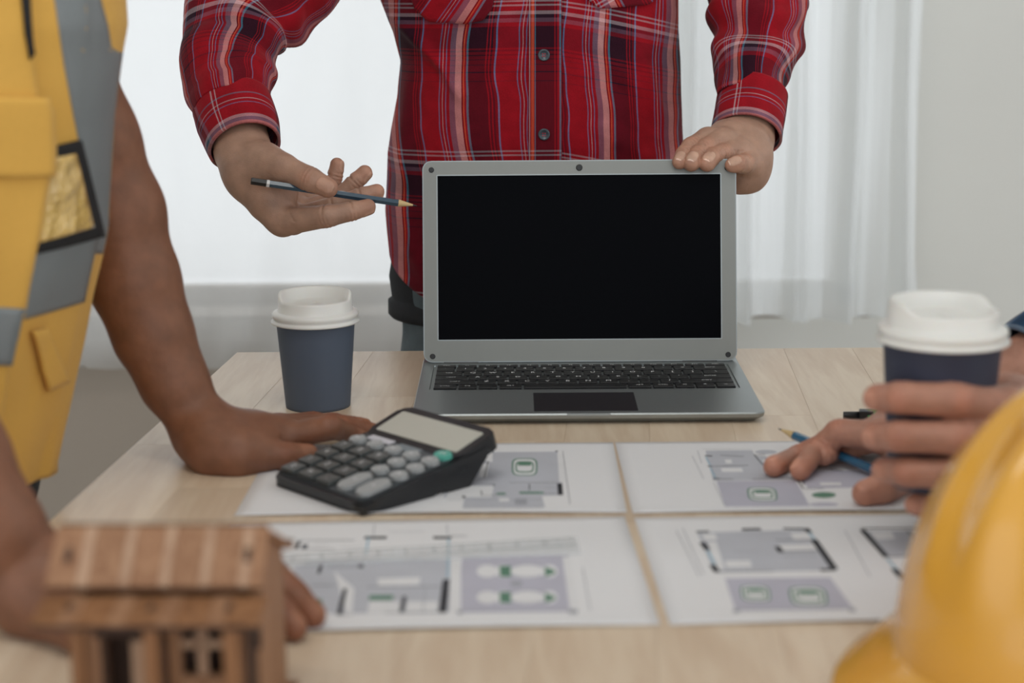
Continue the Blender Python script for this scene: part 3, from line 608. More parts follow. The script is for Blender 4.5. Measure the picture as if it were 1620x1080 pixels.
# ------------------------------------------------------------ paper cups
CUPM = mat('blue_grey_card', rgb(82, 93, 110), 0.6, noise_s=30, amt=0.04); CUPN = mat('navy_card', rgb(52, 58, 78), 0.6, noise_s=30, amt=0.04); LIDM = mat('white_lid_plastic', rgb(232, 229, 224), 0.35, noise_s=20, amt=0.015, sss=0.1)
def cup(name, loc, rz, rb, rt, hb, m, label, tilt_=None):
    c = empty(name, loc, rz, label, 'cup')
    bm = bmesh.new(); bm_lathe(bm, [(rb*.93, 0.004), (rb*.94, 0.0), (rb, 0.0), (rb+.0003, 0.003), (rt-.0006, hb-.002), (rt-.0002, hb)], 64); frombm('cup_body', bm, m, c, True)
    bm = bmesh.new(); bm_lathe(bm, [(rb*.955, 0.0006), (rb*.955, -.0001), (rb*.995, -.0001), (rb*1.0, 0.0008)], 64, cap=False); frombm('base_rim', bm, LIDM, c, True)
    k = rt/0.0385; h0 = hb-0.004
    prof = [(rt+.0008, h0-.001), (rt+.0040*k, h0-.0004), (rt+.0043*k, h0+.0009), (rt+.0022*k, h0+.0026), (rt+.0016*k, h0+.0036), (rt+.0028*k, h0+.0052), (rt+.0030*k, h0+.0078), (rt+.0018*k, h0+.0098), (rt-.0015*k, h0+.0106), (rt-.0026*k, h0+.0112),
            (rt-.0034*k, h0+.0195), (rt-.0042*k, h0+.0212), (rt-.0054*k, h0+.0216), (rt-.0072*k, h0+.0205), (rt-.0105*k, h0+.0165), (rt*.5, h0+.0160), (rt*.2, h0+.0160), (0.0001, h0+.0160)]
    bm = bmesh.new(); bm_lathe(bm, prof, 96, cap=False); zc = h0+.0125
    for v in bm.verts:
        if v.co.z > zc:
            r = v.co.xy.length; t = (v.co.y/rt+0.35)/0.45; t = max(0, min(1, t)); t = t*t*(3-2*t); rim = 1.0 if r > rt-.0095*k else 0.0
            v.co.z += t*0.0072*(0.25+0.75*rim)
    o = frombm('cup_lid', bm, LIDM, c, True); s = o.modifiers.new('thickness', 'SOLIDIFY'); s.thickness = 0.0007; s.offset = -1
    bm = bmesh.new(); bm_lathe(bm, [(0.0022, 0), (0.0022, 0.0003)], 12, Matrix.Translation((0, -rt*.62, h0+.0176)) @ Matrix.Scale(2.2, 4, (1, 0, 0))); o2 = frombm('sip_hole', bm, BLACKP, o)
    return c
cl = T(503.5, 641); cup('takeaway_cup', (cl.x, cl.y, TZ), 0.1, 0.0312, 0.0385, 0.088, CUPM, 'blue-grey paper cup with a white lid standing on the table left of the laptop')
def PD(x, y, D): return Vector(CAM+ray(x, y)*(D/FPX))
cr = PD(1480, 762, 1.185); CR = cr
cup('takeaway_cup', cr, 0.5, 0.0335, 0.0418, 0.109, CUPN, 'navy paper cup with a white lid held up in a hand at the right')
# ------------------------------------------------------------ calculator
ca, cb = T(427, 769), T(573, 821); cx_ = (cb-ca).normalized(); cw = (cb-ca).length; cyv = Vector((-cx_.y, cx_.x, 0))
print('CALC width', cw)
mid = (ca+cb)/2; CL = 0.143
cal = empty('calculator', (mid.x, mid.y, TZ), atan2(cx_.y, cx_.x), 'black desktop calculator with tilted grey display resting on a floor plan', 'calculator')
hw = cw/2; slope = radians(9); cm_ = Matrix.Translation((0, 0, 0.0105)) @ Matrix.Rotation(slope, 4, 'X')
CB = mat('calculator_case', rgb(30, 32, 35), 0.32, noise_s=60, amt=0.08); CF = mat('calculator_face', rgb(78, 84, 88), 0.35, metal=0.3, noise_s=60, amt=0.05)
bm = bmesh.new(); rprism(rrect(-hw, 0, hw, CL, 0.012, 6), -0.006, 0.0, bm, 0.002); o = frombm('case', bm, CB, cal, False); o.matrix_local = cm_
# wedge under the case with a foot at the back
bm = bmesh.new(); prof = [(0.004, 0.0), (0.075, 0.0), (0.082, 0.004), (0.092, 0.0005), (0.114, 0.0), (0.134, 0.022), (0.131, 0.026), (0.004, 0.006)]
va = [bm.verts.new((-hw+.004, y, z)) for y, z in prof]; vb = [bm.verts.new((hw-.004, y, z)) for y, z in prof]; bm.faces.new(va); bm.faces.new(vb[::-1])
for i in range(len(prof)): bm.faces.new((va[i], vb[i], vb[(i+1) % len(prof)], va[(i+1) % len(prof)]))
bmesh.ops.recalc_face_normals(bm, faces=bm.faces); frombm('underside', bm, CB, cal)
def cobj(name, pts, z0, z1, m, bev=0.0, smooth=False):
    bm = bmesh.new(); rprism(pts, z0, z1, bm, bev); o = frombm(name, bm, m, cal, smooth); o.matrix_local = cm_; return o
cobj('face_plate', rrect(-hw+.005, 0.005, hw-.005, CL*.70, 0.008, 5), 0, 0.0012, CF, 0.0005)
# display block, tipped up more than the keys
dm = Matrix.Translation((0, CL*.70, 0.0)) @ Matrix.Rotation(radians(9), 4, 'X')
def dobj(name, pts, z0, z1, m, bev=0.0):
    bm = bmesh.new(); rprism(pts, z0, z1, bm, bev); o = frombm(name, bm, m, cal); o.matrix_local = cm_ @ dm; return o
dobj('display_housing', rrect(-hw+.001, -.002, hw-.001, CL*.33, 0.010, 6), -0.012, 0.002, CB, 0.0012)
dobj('display', rrect(-hw+.009, .006, hw-.009, CL*.27, 0.002, 3), 0.002, 0.0028, mat('lcd_grey', rgb(194, 194, 184), 0.2, noise_s=30, amt=0.03), 0.0003)
yb = CL*.665
cobj('solar_cell', rrect(-hw+.014, CL*.635, -hw+.044, CL*.70, .001, 2), 0.0012, 0.0018, mat('solar_cell_white', rgb(206, 206, 214), 0.2))
cobj('slide_switch_plate', rrect(-hw+.052, CL*.62, -hw+.080, CL*.685, .001, 2), 0.0012, 0.0017, mat('switch_grey', rgb(120, 130, 136), 0.4))
KS = mat('calc_key_dark', rgb(84, 88, 88), 0.28, noise_s=90, amt=0.06); KO = mat('calc_key_grey', rgb(162, 165, 166), 0.35, noise_s=90, amt=0.05); KG = mat('calc_key_teal', rgb(92, 176, 160), 0.4); KL = mat('calc_key_legend', rgb(236, 236, 238), 0.5)
WELL = mat('key_well_black', rgb(16, 16, 18), 0.4)
cx5 = [-hw+0.014+i*(2*hw-0.028)/4 for i in range(5)]; rowy = [CL*.105, CL*.225, CL*.345, CL*.465, CL*.575]
cobj('key_well', rrect(cx5[0]-.0105, rowy[0]-.0090, cx5[2]+.0105, rowy[3]+.0090, .002, 3), 0.0012, 0.0015, WELL)
km = {}; 
def ckey(kind, x, y, lab, m):
    if (kind, m.name) not in km:
        bm = bmesh.new()
        if kind == 'sq': rprism(rrect(-.0088, -.0070, .0088, .0070, .0012, 3), 0, .0032, bm, .0006)
        elif kind == 'ov': rprism([(.0088*cos(2*pi*k/28), .0066*sin(2*pi*k/28)) for k in range(28)], 0, .0036, bm, .0010)
        else: rprism(rrect(-.0078, -.0066, .0078, .0066+CL*.12, .0064, 6), 0, .0036, bm, .0010)
        me = bpy.data.meshes.new('button'); bm.to_mesh(me); bm.free(); me.materials.append(m); km[(kind, m.name)] = me
    o = bpy.data.objects.new('button', km[(kind, m.name)]); COL.objects.link(o); o.parent = cal; o.matrix_local = cm_ @ Matrix.Translation((x, y, .0014))
    k2 = ('t', lab)
    if k2 not in km: km[k2] = text_mesh(lab, .0075 if len(lab) == 1 else .005); km[k2].materials.append(KL)
    t_ = bpy.data.objects.new('button_legend', km[k2]); COL.objects.link(t_); t_.parent = o; t_.location = (0, CL*.06 if kind == 'tall' else 0, (.0040 if kind != 'sq' else .0036)); return o
for r, labs in enumerate((('0', '00', '.'), ('1', '2', '3'), ('4', '5', '6'), ('7', '8', '9'))):
    for c_, s_ in enumerate(labs): ckey('sq', cx5[c_], rowy[r], s_, KS)
ckey('tall', cx5[3], rowy[0], '+', KO); ckey('tall', cx5[4], rowy[0], '=', KO)
for c_, r, s_ in ((3, 2, '-'), (4, 2, 'M'), (3, 3, 'x'), (4, 3, '÷')): ckey('ov', cx5[c_], rowy[r], s_, KO)
for c_, s_ in enumerate(('MU', 'GT', 'MC', 'M-', 'M+')): ckey('ov', cx5[c_], rowy[4], s_, KO)
ckey('ov', cx5[4], CL*.672, 'ON', KG)['label'] = 'teal button at the corner under the display'
# ------------------------------------------------------------ pencils and pen
BLU_P = mat('pencil_lacquer', rgb(34, 66, 86), 0.25, noise_s=60, amt=0.05, coat=0.4); BLU_Q = mat('pencil_lacquer_blue', rgb(38, 92, 124), 0.25, noise_s=60, amt=0.05, coat=0.4); PWD = mat('pencil_wood', rgb(205, 178, 130), 0.7, noise_s=150, amt=0.1); GRA = mat('graphite', rgb(50, 48, 50), 0.4)
def pencil(back, tip, r, m, label, cap=True):
    back, tip = Vector(back), Vector(tip); Ln = (tip-back).length; root = empty('pencil', back, 0, label, 'pencil'); mm = Matrix.Translation(back).inverted() @ rod_mtx(back, tip)
    def seg(name, prof, n, m_):
        bm = bmesh.new(); bm_lathe(bm, prof, n, mm); return frombm(name, bm, m_, root)
    c0 = 0.0
    if cap: seg('end_cap', [(r*.9, 0), (r*1.02, .0006), (r*1.02, .0155)], 6, BLACKP); seg('band', [(r*1.04, .0155), (r*1.04, .0185)], 6, mat('white_band', rgb(215, 215, 215), 0.4)); c0 = .0185
    seg('barrel', [(r, c0), (r, Ln-.019)], 6, m); seg('sharpened_cone', [(r*.98, Ln-.0195), (r*.93, Ln-.0185), (r*.26, Ln-.0045)], 24, PWD); seg('graphite_point', [(r*.26, Ln-.0045), (r*.05, Ln)], 16, GRA)
    return root
pencil(PY(397, 286, 1.630), PY(660, 325.5, 1.655), .0038, BLU_P, 'dark teal pencil with a black end held over the laptop by the plaid-shirted person')
pencil(PY(1428, 763, 1.272), PY(1231, 677.5, 1.385), .0038, BLU_Q, 'blue pencil held by the hand resting on the floor plan')
pa = T(1334, 656.5, .006); pb = T(1450, 660, .006); pn = empty('pen', pa, 0, 'green pen with a black cap lying on the table behind the held cup', 'pen'); mm = Matrix.Translation(pa).inverted() @ rod_mtx(pa, pb); Ln = (pb-pa).length
bm = bmesh.new(); bm_lathe(bm, [(.0032, 0), (.0034, .001), (.0040, .0145)], 16, mm); frombm('cap_stem', bm, BLACKP, pn, True)
bm = bmesh.new(); bm_box(bm, (-.0055, -.0055, .0145), (.0055, .0055, .027), .001, 2, mm); frombm('cap', bm, BLACKP, pn)
bm = bmesh.new(); bm_lathe(bm, [(.0059, .022), (.0059, .034), (.0048, .035), (.0048, Ln-.01), (.004, Ln)], 16, mm); frombm('barrel', bm, mat('green_plastic', rgb(60, 150, 84), 0.25), pn, True)
bm = bmesh.new(); bm_box(bm, (-.0066, -.003, .022), (-.004, .003, .060), .0006, 2, mm @ Matrix.Rotation(pi, 4, 'Z')); frombm('clip', bm, mat('green_plastic', rgb(60, 150, 84), 0.25), pn)

# ------------------------------------------------------------ laser-cut wooden house
W1 = wood('house_plywood', rgb(160, 120, 90), rgb(128, 88, 62), 'Z', 3.0, 0.6, 0.3); W2 = wood('house_plywood_light', rgb(180, 148, 122), rgb(156, 120, 96), 'Z', 3.0, 0.6, 0.3); BRN = mat('burnt_edge_and_shade', rgb(62, 40, 28), 0.7, noise_s=100); 
W3 = wood('house_plywood_tan', rgb(150, 106, 72), rgb(112, 74, 46), 'Z', 3.0, 0.6, 0.3)
pl, pr = T(98, 1160), T(432, 1160); hy = 0.800
hx0 = PY(118, 1000, hy).x; hx1 = PY(408, 1000, hy).x; hcx = (hx0+hx1)/2; hwid = hx1-hx0
hs = empty('wooden_house_model', (hcx, hy, TZ), radians(-1.2), 'small laser-cut wooden house model on the near left table corner', 'model house')
def hb(name, lo, hi, m, parent=None, bev=0.0004): return box(name, lo, hi, m, parent or hs, bev=bev)
h = hwid/2; D_ = 0.085
wall_top = 0.088; yr0 = .019
fz = 0.004
hb('floor_plate', (-h-.006, -.034, 0), (h+.006, D_+.004, fz), W3)
hb('back_wall', (-h, D_-.003, fz), (h, D_, wall_top), W1)
for sx in (-1, 1):
    bm = bmesh.new(); pr_ = [(0, fz), (D_, fz), (D_, wall_top), (yr0, .113), (0, wall_top)]
    a_ = [bm.verts.new((sx*h, y, z)) for y, z in pr_]; b_ = [bm.verts.new((sx*(h-.003), y, z)) for y, z in pr_]; bm.faces.new(a_); bm.faces.new(b_[::-1])
    for i in range(5): bm.faces.new((a_[i], b_[i], b_[(i+1) % 5], a_[(i+1) % 5]))
    bmesh.ops.recalc_face_normals(bm, faces=bm.faces); sw = frombm('side_wall', bm, W1, hs)
    for z in (.030, .066): hb('wall_tab', (sx*(h)-.0012 if sx > 0 else -h-.0012, -.0005, z-.006), (h+.0012 if sx > 0 else -h+.0012, .0035, z+.006), BRN, sw, 0)
# front wall with door and window openings
fw = empty('front_wall', (0, 0, 0)); fw.parent = hs; fw.location = (0, 0, 0)
wxa, wxb, wza, wzb = h*.16, h*.62, .046, .080
dxa, dxb, dzb = -h*.66, -h*.06, .068
def fb_(lo, hi, m=W1, n='wall_board'): return box(n, lo, hi, m, fw, bev=.0003)
fb_((-h, 0, fz), (dxa, .003, wall_top)); fb_((dxb, 0, fz), (wxa, .003, wall_top), W3); fb_((wxb, 0, fz), (h, .003, wall_top)); fb_((dxa, 0, dzb), (dxb, .003, wall_top)); fb_((wxa, 0, fz), (wxb, .003, wza)); fb_((wxa, 0, wzb), (wxb, .003, wall_top))
wm, wn = (wxa+wxb)/2, (wza+wzb)/2
fb_((wm-.0026, -.001, wza), (wm+.0026, .002, wzb), W2, 'window_bar'); fb_((wxa, -.001, wn-.0022), (wxb, .002, wn+.0022), W2, 'window_bar')
for lo, hi in (((wxa-.004, -.0018, wza-.004), (wxa, 0, wzb+.004)), ((wxb, -.0018, wza-.004), (wxb+.004, 0, wzb+.004)), ((wxa, -.0018, wzb), (wxb, 0, wzb+.004)), ((wxa, -.0018, wza-.004), (wxb, 0, wza))): fb_(lo, hi, W1, 'window_frame')
for lo, hi in (((dxa-.003, -.0018, fz), (dxa, 0, dzb)), ((dxb, -.0018, fz), (dxb+.003, 0, dzb)), ((dxa-.006, -.004, dzb), (dxb+.002, 0, dzb+.003))): fb_(lo, hi, BRN, 'door_frame')
fb_((dxa+.012, .001, fz), (dxa+.019, .0025, dzb-.004), W2, 'door_board')
hb('interior_shade_board', (-h+.004, .02, fz), (h-.004, .024, wall_top-.004), BRN)  # added dark board, stands for the shade inside the house
# porch posts and beam
for x in (-h+.008, -.002, h*.80): hb('porch_post', (x-.0035, -.026, fz), (x+.0035, -.019, .086), W3)
hb('porch_post', (h-.004, -.012, fz), (h-.001, -.002, .078), BRN)
hb('porch_beam', (-h, -.027, .084), (h, -.020, .086), BRN)
# roofs: each board its own piece
def roof(y0, z0, y1, z1, xs, x0, x1, th, mats_, slotx, nm):
    r = empty(nm, (0, 0, 0)); r.parent = hs; r.location = (0, y0, z0); ang = atan2(z1-z0, y1-y0); r.rotation_euler = (ang, 0, 0); Lr = sqrt((y1-y0)**2+(z1-z0)**2)
    for i, (a, b) in enumerate(zip(xs, xs[1:])):
        a_, b_ = x0+(x1-x0)*a, x0+(x1-x0)*b; box('roof_board', (a_+.00005, 0, 0), (b_-.00005, Lr, th+(.0004 if i % 2 else 0)), mats_[i % 2], r, bev=.0003)
    box('roof_edge', (x0, -.0004, -.0022), (x1, .0012, 0), BRN, r)
    for sx in slotx: box('roof_slot', (sx-.0016, Lr*.38, th), (sx+.0016, Lr*.62, th+.0007), BRN, r)
    return r
xs = [0, .14, .195, .34, .385, .525, .57, .71, .755, .89, .935, 1.0]
yr = .019
roof(-.008, .0960, yr, .1190, xs, -h-.011, h+.005, .003, (W1, W2), (-h-.002, h-.004), 'front_roof')
rb_ = roof(D_+.010, .0850, yr+.0, .1190, xs, -h-.011, h+.005, .003, (W1, W2), (), 'rear_roof')
hb('ridge_strip', (-h-.010, yr-.001, .1190), (h+.004, yr+.0025, .1212), BRN)
xs2 = [0, .12, .2, .34, .42, .55, .63, .77, .85, 1.0]
roof(-.034, .0860, -.006, .0895, xs2, -h-.012, h+.007, .0026, (W3, W1), (-h+.004, -.002, h-.010), 'porch_roof')

# ------------------------------------------------------------ yellow safety helmet
HY = mat('helmet_yellow', rgb(222, 164, 64), 0.24, noise_s=10, amt=0.02, coat=0.5, sss=0.0)
hc_ = Vector((0.350, 0.905, TZ+.0015)); hel = empty('safety_helmet', hc_, radians(215), 'yellow safety helmet lying on the near right table corner', 'helmet')
def dome(u, t, grow=0.0):
    # u: angle round, t: 0 rim .. 1 crown
    a, b, c = 0.137+grow, 0.115+grow, 0.165+grow
    e = t*pi/2; cr_ = cos(e)**0.86; x, y, z = a*cr_*cos(u), b*cr_*sin(u), c*sin(e)**0.95+0.008
    s = abs(y)/0.115                      # crest and side ridges running front to back
    ridge = 0.0075*exp(-(y/0.013)**2)+0.005*exp(-((abs(y)-0.040)/0.009)**2)
    ridge *= min(1, max(0, (t-.16)/.25))*(1-min(1, max(0, (-x-0.06)/0.09))*0.3)
    n = Vector((x/a**2, y/b**2, z/c**2)).normalized(); return Vector((x, y, z))+n*ridge
nu, nv = 144, 56; v = []
for j in range(nv+1):
    for i in range(nu): v.append(dome(2*pi*i/nu, j/nv*.998))
f = [(j*nu+i, j*nu+(i+1) % nu, (j+1)*nu+(i+1) % nu, (j+1)*nu+i) for j in range(nv) for i in range(nu)]; f.append([nv*nu+i for i in range(nu)])
o = fromdata('shell', v, f, HY, hel, True); s = o.modifiers.new('thickness', 'SOLIDIFY'); s.thickness = .0025; s.offset = -1
bm = bmesh.new(); n = 144; rings = []
for k, (g, z) in enumerate(((-.003, .016), (.000, .011), (.010, .006), (1.0, .0015), (1.04, -.0002), (1.0, -.0012), (.0, .0045), (-.004, .010))):
    rg = []
    for i in range(n):
        u = 2*pi*i/n; fr = max(0, cos(u)); ext = 0.008+0.040*fr**2.2; gg = g if g < .5 else ext*g; drop = 0 if g < .5 else -.006*fr**2
        rg.append(bm.verts.new(((0.137+gg)*cos(u), (0.115+gg)*sin(u), max(.0003, z+drop+.006))))
    rings.append(rg)
for a_, b_ in zip(rings, rings[1:]+rings[:1]):
    for i in range(n): bm.faces.new((a_[i], a_[(i+1) % n], b_[(i+1) % n], b_[i]))
bmesh.ops.recalc_face_normals(bm, faces=bm.faces); frombm('brim', bm, HY, hel, True)
for u in (pi/2, -pi/2):
    bm = bmesh.new(); bm_box(bm, (-.012, -.004, 0), (.012, .004, .022), .002); 
    o = frombm('side_slot', bm, mat('helmet_slot', rgb(190, 132, 30), .4), hel); o.location = (0, .117*sin(u), .014)
bm = bmesh.new()
for i in range(48):
    pass
bm_lathe(bm, [(0.098, 0.012), (0.100, 0.012), (0.100, 0.045), (0.098, 0.045)], 48, Matrix.Scale(1.15, 4, (1, 0, 0)), cap=False); frombm('headband', bm, mat('headband_grey', rgb(60, 60, 60), .6), hel, True)
# ------------------------------------------------------------ people
SK1 = skin_mat('skin_tan', rgb(170, 134, 114)); SK2 = skin_mat('skin_brown', rgb(130, 88, 66)); SK3 = skin_mat('skin_light_brown', rgb(176, 128, 108))
def np3(v): return np.array(v, float)
def limb(B, pts, rad, k=0.012, g=0): B.bone(g, [np3(p) for p in pts], rad, k)
def joined(name, parts, m, parent):
    obs = [b.mesh(name, vx, None, parent) for b, vx in parts]; base = obs[0]
    vs, fs, tn = [], [], []; n = 0
    for o in obs:
        me = o.data; c = np.zeros(len(me.vertices)*3, np.float32); me.vertices.foreach_get('co', c); t = np.zeros(len(me.vertices)*4, np.float32); me.color_attributes['tint'].data.foreach_get('color', t)
        q = np.zeros(len(me.loops), np.int32); me.loops.foreach_get('vertex_index', q); vs.append(c.reshape(-1, 3)); fs.append(q.reshape(-1, 4)+n); tn.append(t); n += len(me.vertices)
    for o in obs:
        me = o.data; bpy.data.objects.remove(o); bpy.data.meshes.remove(me)
    me = bpy.data.meshes.new(name); me.from_pydata(np.concatenate(vs).tolist(), [], np.concatenate(fs).tolist()); me.update()
    me.color_attributes.new('tint', 'FLOAT_COLOR', 'POINT').data.foreach_set('color', np.concatenate(tn))
    o = link(name, me, m, None, True); o.parent = parent; o.matrix_parent_inverse = parent.matrix_world.inverted(); return o
def sweep(name, path, n, nr, m, parent, wrinkle=0.003, u0=0.0, flat=1.0, seed=0, end_tilt=None, useg=1.0, fold=None, thick=0.0012, vneg=False):
    """cloth tube: path of (point, radius); v runs along it, u round it starting at the back"""
    arr = catmull([tuple(p)+(r,) for p, r in path], nr); v = []; uvs = []; L = 0; up = np.array([0, -1.0, 0.05]); rref = np.mean([r for _, r in path])
    for j, q in enumerate(arr):
        c = q[:3]; r = q[3]; tg = nrm((arr[min(j+1, nr-1)]-arr[max(j-1, 0)])[:3]); f = nrm(up-tg*(up@tg)); s = np.cross(tg, f)
        if j: L += np.linalg.norm(c-arr[j-1][:3])
        for i in range(n+1):
            a = 2*pi*i/n; d = -f*cos(a)+s*sin(a)*(1 if True else 1); p = c+d*r
            w = noise.noise(Vector(tuple(p*13))+Vector((seed, 0, 0)))*0.9+0.55*noise.noise(Vector((p[0]*22, p[1]*22, p[2]*38))+Vector((seed+5, 0, 0)))
            e = wrinkle*w+(fold(a, j/(nr-1), L) if fold else 0)
            if end_tilt and j == nr-1: e += end_tilt
            v.append(c+d*(r+e)); uvs.append((u0+a*rref*useg+0.0035*noise.noise(Vector((a*1.5, L*18, seed))), L))
    f = [(j*(n+1)+i, j*(n+1)+i+1, (j+1)*(n+1)+i+1, (j+1)*(n+1)+i) for j in range(nr-1) for i in range(n)]
    inv = parent.matrix_world.inverted(); o = fromdata(name, [inv @ Vector(q) for q in v], f, m, parent, True, uvs)
    s = o.modifiers.new('thickness', 'SOLIDIFY'); s.thickness = thick; s.offset = -1; return o
def head(B, c, r=0.095, face=(0, -1, 0)):
    c = np3(c); fc = nrm(face); up = np.array([0, 0, 1.0]); sd = np.cross(fc, up)
    B.bone(0, [c+up*.035-fc*.012, c+up*.01-fc*.005, c-up*.06+fc*.02], [r, r*.95, r*.62], .03)
    B.bone(5, [c+fc*.088+up*.005, c+fc*.110-up*.028], [.008, .013], .01); B.bone(6, [c+fc*.082-up*.055-sd*.016, c+fc*.086-up*.055, c+fc*.082-up*.055+sd*.016], [.006, .008, .006], .006)
    for s in (-1, 1): B.bone(7+s, [c+sd*s*.088-up*.012, c+sd*s*.094+up*.018-fc*.006], [.010, .013], .01)

# ---- person standing behind the laptop
P1r = empty('person', (PY(845, 300, 1.95).x, 1.95, 0), 0, 'person in a red plaid shirt standing behind the laptop holding its lid and a pencil', 'person')
hA = Body(); q = PY
W = q(386, 258, 1.70)
limb(hA, [q(363, 80, 1.803), q(364, 150, 1.765), q(377, 210, 1.728), q(384, 240, 1.708), q(398, 280, 1.688)], [.032, .028, .0265, .0265, .023], .014)
limb(hA, [q(394, 272, 1.69), q(425, 318, 1.672), q(448, 348, 1.664)], [.025, .019, .0150], .014)
limb(hA, [q(398, 282, 1.70), q(440, 335, 1.69), q(464, 350, 1.690)], [.023, .016, .0135], .014)
limb(hA, [q(402, 285, 1.71), q(450, 325, 1.71), q(474, 338, 1.712)], [.021, .015, .0125], .014)
limb(hA, [q(405, 280, 1.715), q(455, 312, 1.73), q(478, 322, 1.735)], [.021, .015, .0115], .014)
limb(hA, [q(395, 262, 1.690), q(418, 258, 1.672), q(446, 266, 1.650)], [.021, .0185, .0150], .014)
limb(hA, [q(420, 285, 1.675), q(450, 300, 1.675)], [.020, .014], .014)
finger(hA, 1, [q(436, 262, 1.656), q(490, 283, 1.634), q(519, 297, 1.630)], [.0155, .0120, .0100], (0.1, -1, 0.25))
hA.bone(2, [np3(q(440, 345, 1.664))]*1+[np3(q(448, 350, 1.662))], [.0150, .0140], .004)
finger(hA, 2, [q(446, 351, 1.663), q(517, 342, 1.634), q(557, 334, 1.638), q(582, 327, 1.643)], [.0145, .0112, .0094, .0080], (0.1, -.25, -1))
finger(hA, 3, [q(464, 348, 1.690), q(530, 326, 1.680), q(572, 311, 1.680), q(596, 303, 1.682)], [.0132, .0104, .0092, .0080], (0.6, 0, -.7))
finger(hA, 4, [q(474, 336, 1.712), q(535, 314, 1.712), q(562, 288, 1.713), q(577, 273, 1.714)], [.0122, .0100, .0088, .0080], (0.9, -.35, -.4))
finger(hA, 5, [q(478, 322, 1.735), q(522, 308, 1.740), q(530, 279, 1.743), q(533, 260, 1.744)], [.0112, .0090, .0080, .0073], (1, -.35, 0.0))
hA.feat.append((np3(q(447, 318, 1.648)), nrm((1, 0, .6)), nrm((0, -1, 0)), .001, .0015, .02))
hBd = Body(); hBd.nailtip = (2.4, 3.0, 3.5); hBd.nailcol = (1.42, 1.48, 1.52); Yl = (lap.matrix_world @ lidm @ Vector((0.14, -0.001, LH))).y; print('lid top Y', Yl)
limb(hBd, [q(1194, 75, 1.882), q(1189, 150, 1.840), q(1182, 205, 1.808), q(1183, 245, Yl+.072)], [.031, .0275, .0265, .0235], .014)
limb(hBd, [q(1172, 212, 1.798), q(1148, 214, Yl+.060), q(1120, 222, Yl+.034)], [.020, .0140, .0118], .012)
limb(hBd, [q(1180, 220, 1.796), q(1168, 222, Yl+.060), q(1146, 226, Yl+.032)], [.022, .0150, .0122], .012)
limb(hBd, [q(1184, 228, 1.794), q(1182, 236, Yl+.055), q(1168, 242, Yl+.028)], [.022, .0155, .0122], .012)
limb(hBd, [q(1184, 235, Yl+.058), q(1188, 255, Yl+.045), q(1184, 258, Yl+.030)], [.022, .0175, .0130], .012)
limb(hBd, [q(1184, 250, Yl+.055), q(1182, 276, Yl+.050)], [.0205, .0190], .014)
limb(hBd, [q(1182, 272, Yl+.050), q(1165, 282, Yl+.045)], [.0190, .0150], .014)
tipY = Yl-.0085
finger(hBd, 2, [q(1118, 219, Yl+.034), q(1093, 231, Yl+.018), q(1082, 243, Yl+.006), q(1075, 256, tipY+.001)], [.0115, .0092, .0082, .0078], (-.2, -1, .8))
finger(hBd, 3, [q(1146, 220, Yl+.032), q(1117, 233, Yl+.015), q(1102, 245, Yl+.003), q(1094, 258, tipY-.003)], [.0118, .0096, .0090, .0088], (-.2, -1, .8))
finger(hBd, 4, [q(1170, 237, Yl+.028), q(1142, 242, Yl+.013), q(1127, 247, Yl+.002), q(1119, 258, tipY-.003)], [.0118, .0098, .0092, .0090], (-.1, -1, .8))
finger(hBd, 5, [q(1186, 258, Yl+.030), q(1177, 259, Yl+.008), q(1166, 259, tipY+.003), q(1158, 261, tipY+.001)], [.0125, .0100, .0086, .0076], (-.1, -1, .7))
finger(hBd, 1, [q(1160, 272, Yl+.045), q(1125, 276, Yl+.032), q(1092, 274, Yl+.022), q(1068, 270, Yl+.018)], [.0150, .0125, .0105, .0085], (0, 1, .5))
tb = Body(); q9 = PY
for s, sh, el in ((-1, q(590, -330, 1.95), q(374, 30, 1.835)), (1, q(1110, -330, 1.95), q(1200, 15, 1.912))): limb(tb, ([sh, q(515, -160, 1.92), q(440, -40, 1.88), el] if s < 0 else [sh, q(1160, -160, 1.94), q(1196, -30, 1.93), el]), [.050, .046, .043, .038], .02)
limb(tb, [(.025, 1.96, .80), (.025, 1.97, 1.05), (.025, 1.98, 1.30)], [.105, .105, .10], .05); limb(tb, [(-.12, 1.96, 1.36), (.17, 1.96, 1.36)], [.055, .055], .05); limb(tb, [(.025, 1.97, 1.36), (.025, 1.95, 1.48)], [.058, .052], .04)
limb(tb, [q(363, 80, 1.803), q(372, 30, 1.835)], [.032, .038], .02); limb(tb, [q(1194, 75, 1.882), q(1200, 18, 1.912)], [.032, .036], .02)
head(tb, (.02, 1.92, 1.60))
joined('body', [(hA, .0010), (hBd, .0010), (tb, .008)], SK1, P1r)
hb_ = Body(); limb(hb_, [(.02, 1.955, 1.66), (.02, 1.975, 1.62)], [.101, .095], .03); hr = hb_.mesh('hair', .007, mat('black_hair', rgb(24, 20, 18), .6, noise_s=300, amt=.3, bump=.6, bscale=300), P1r)
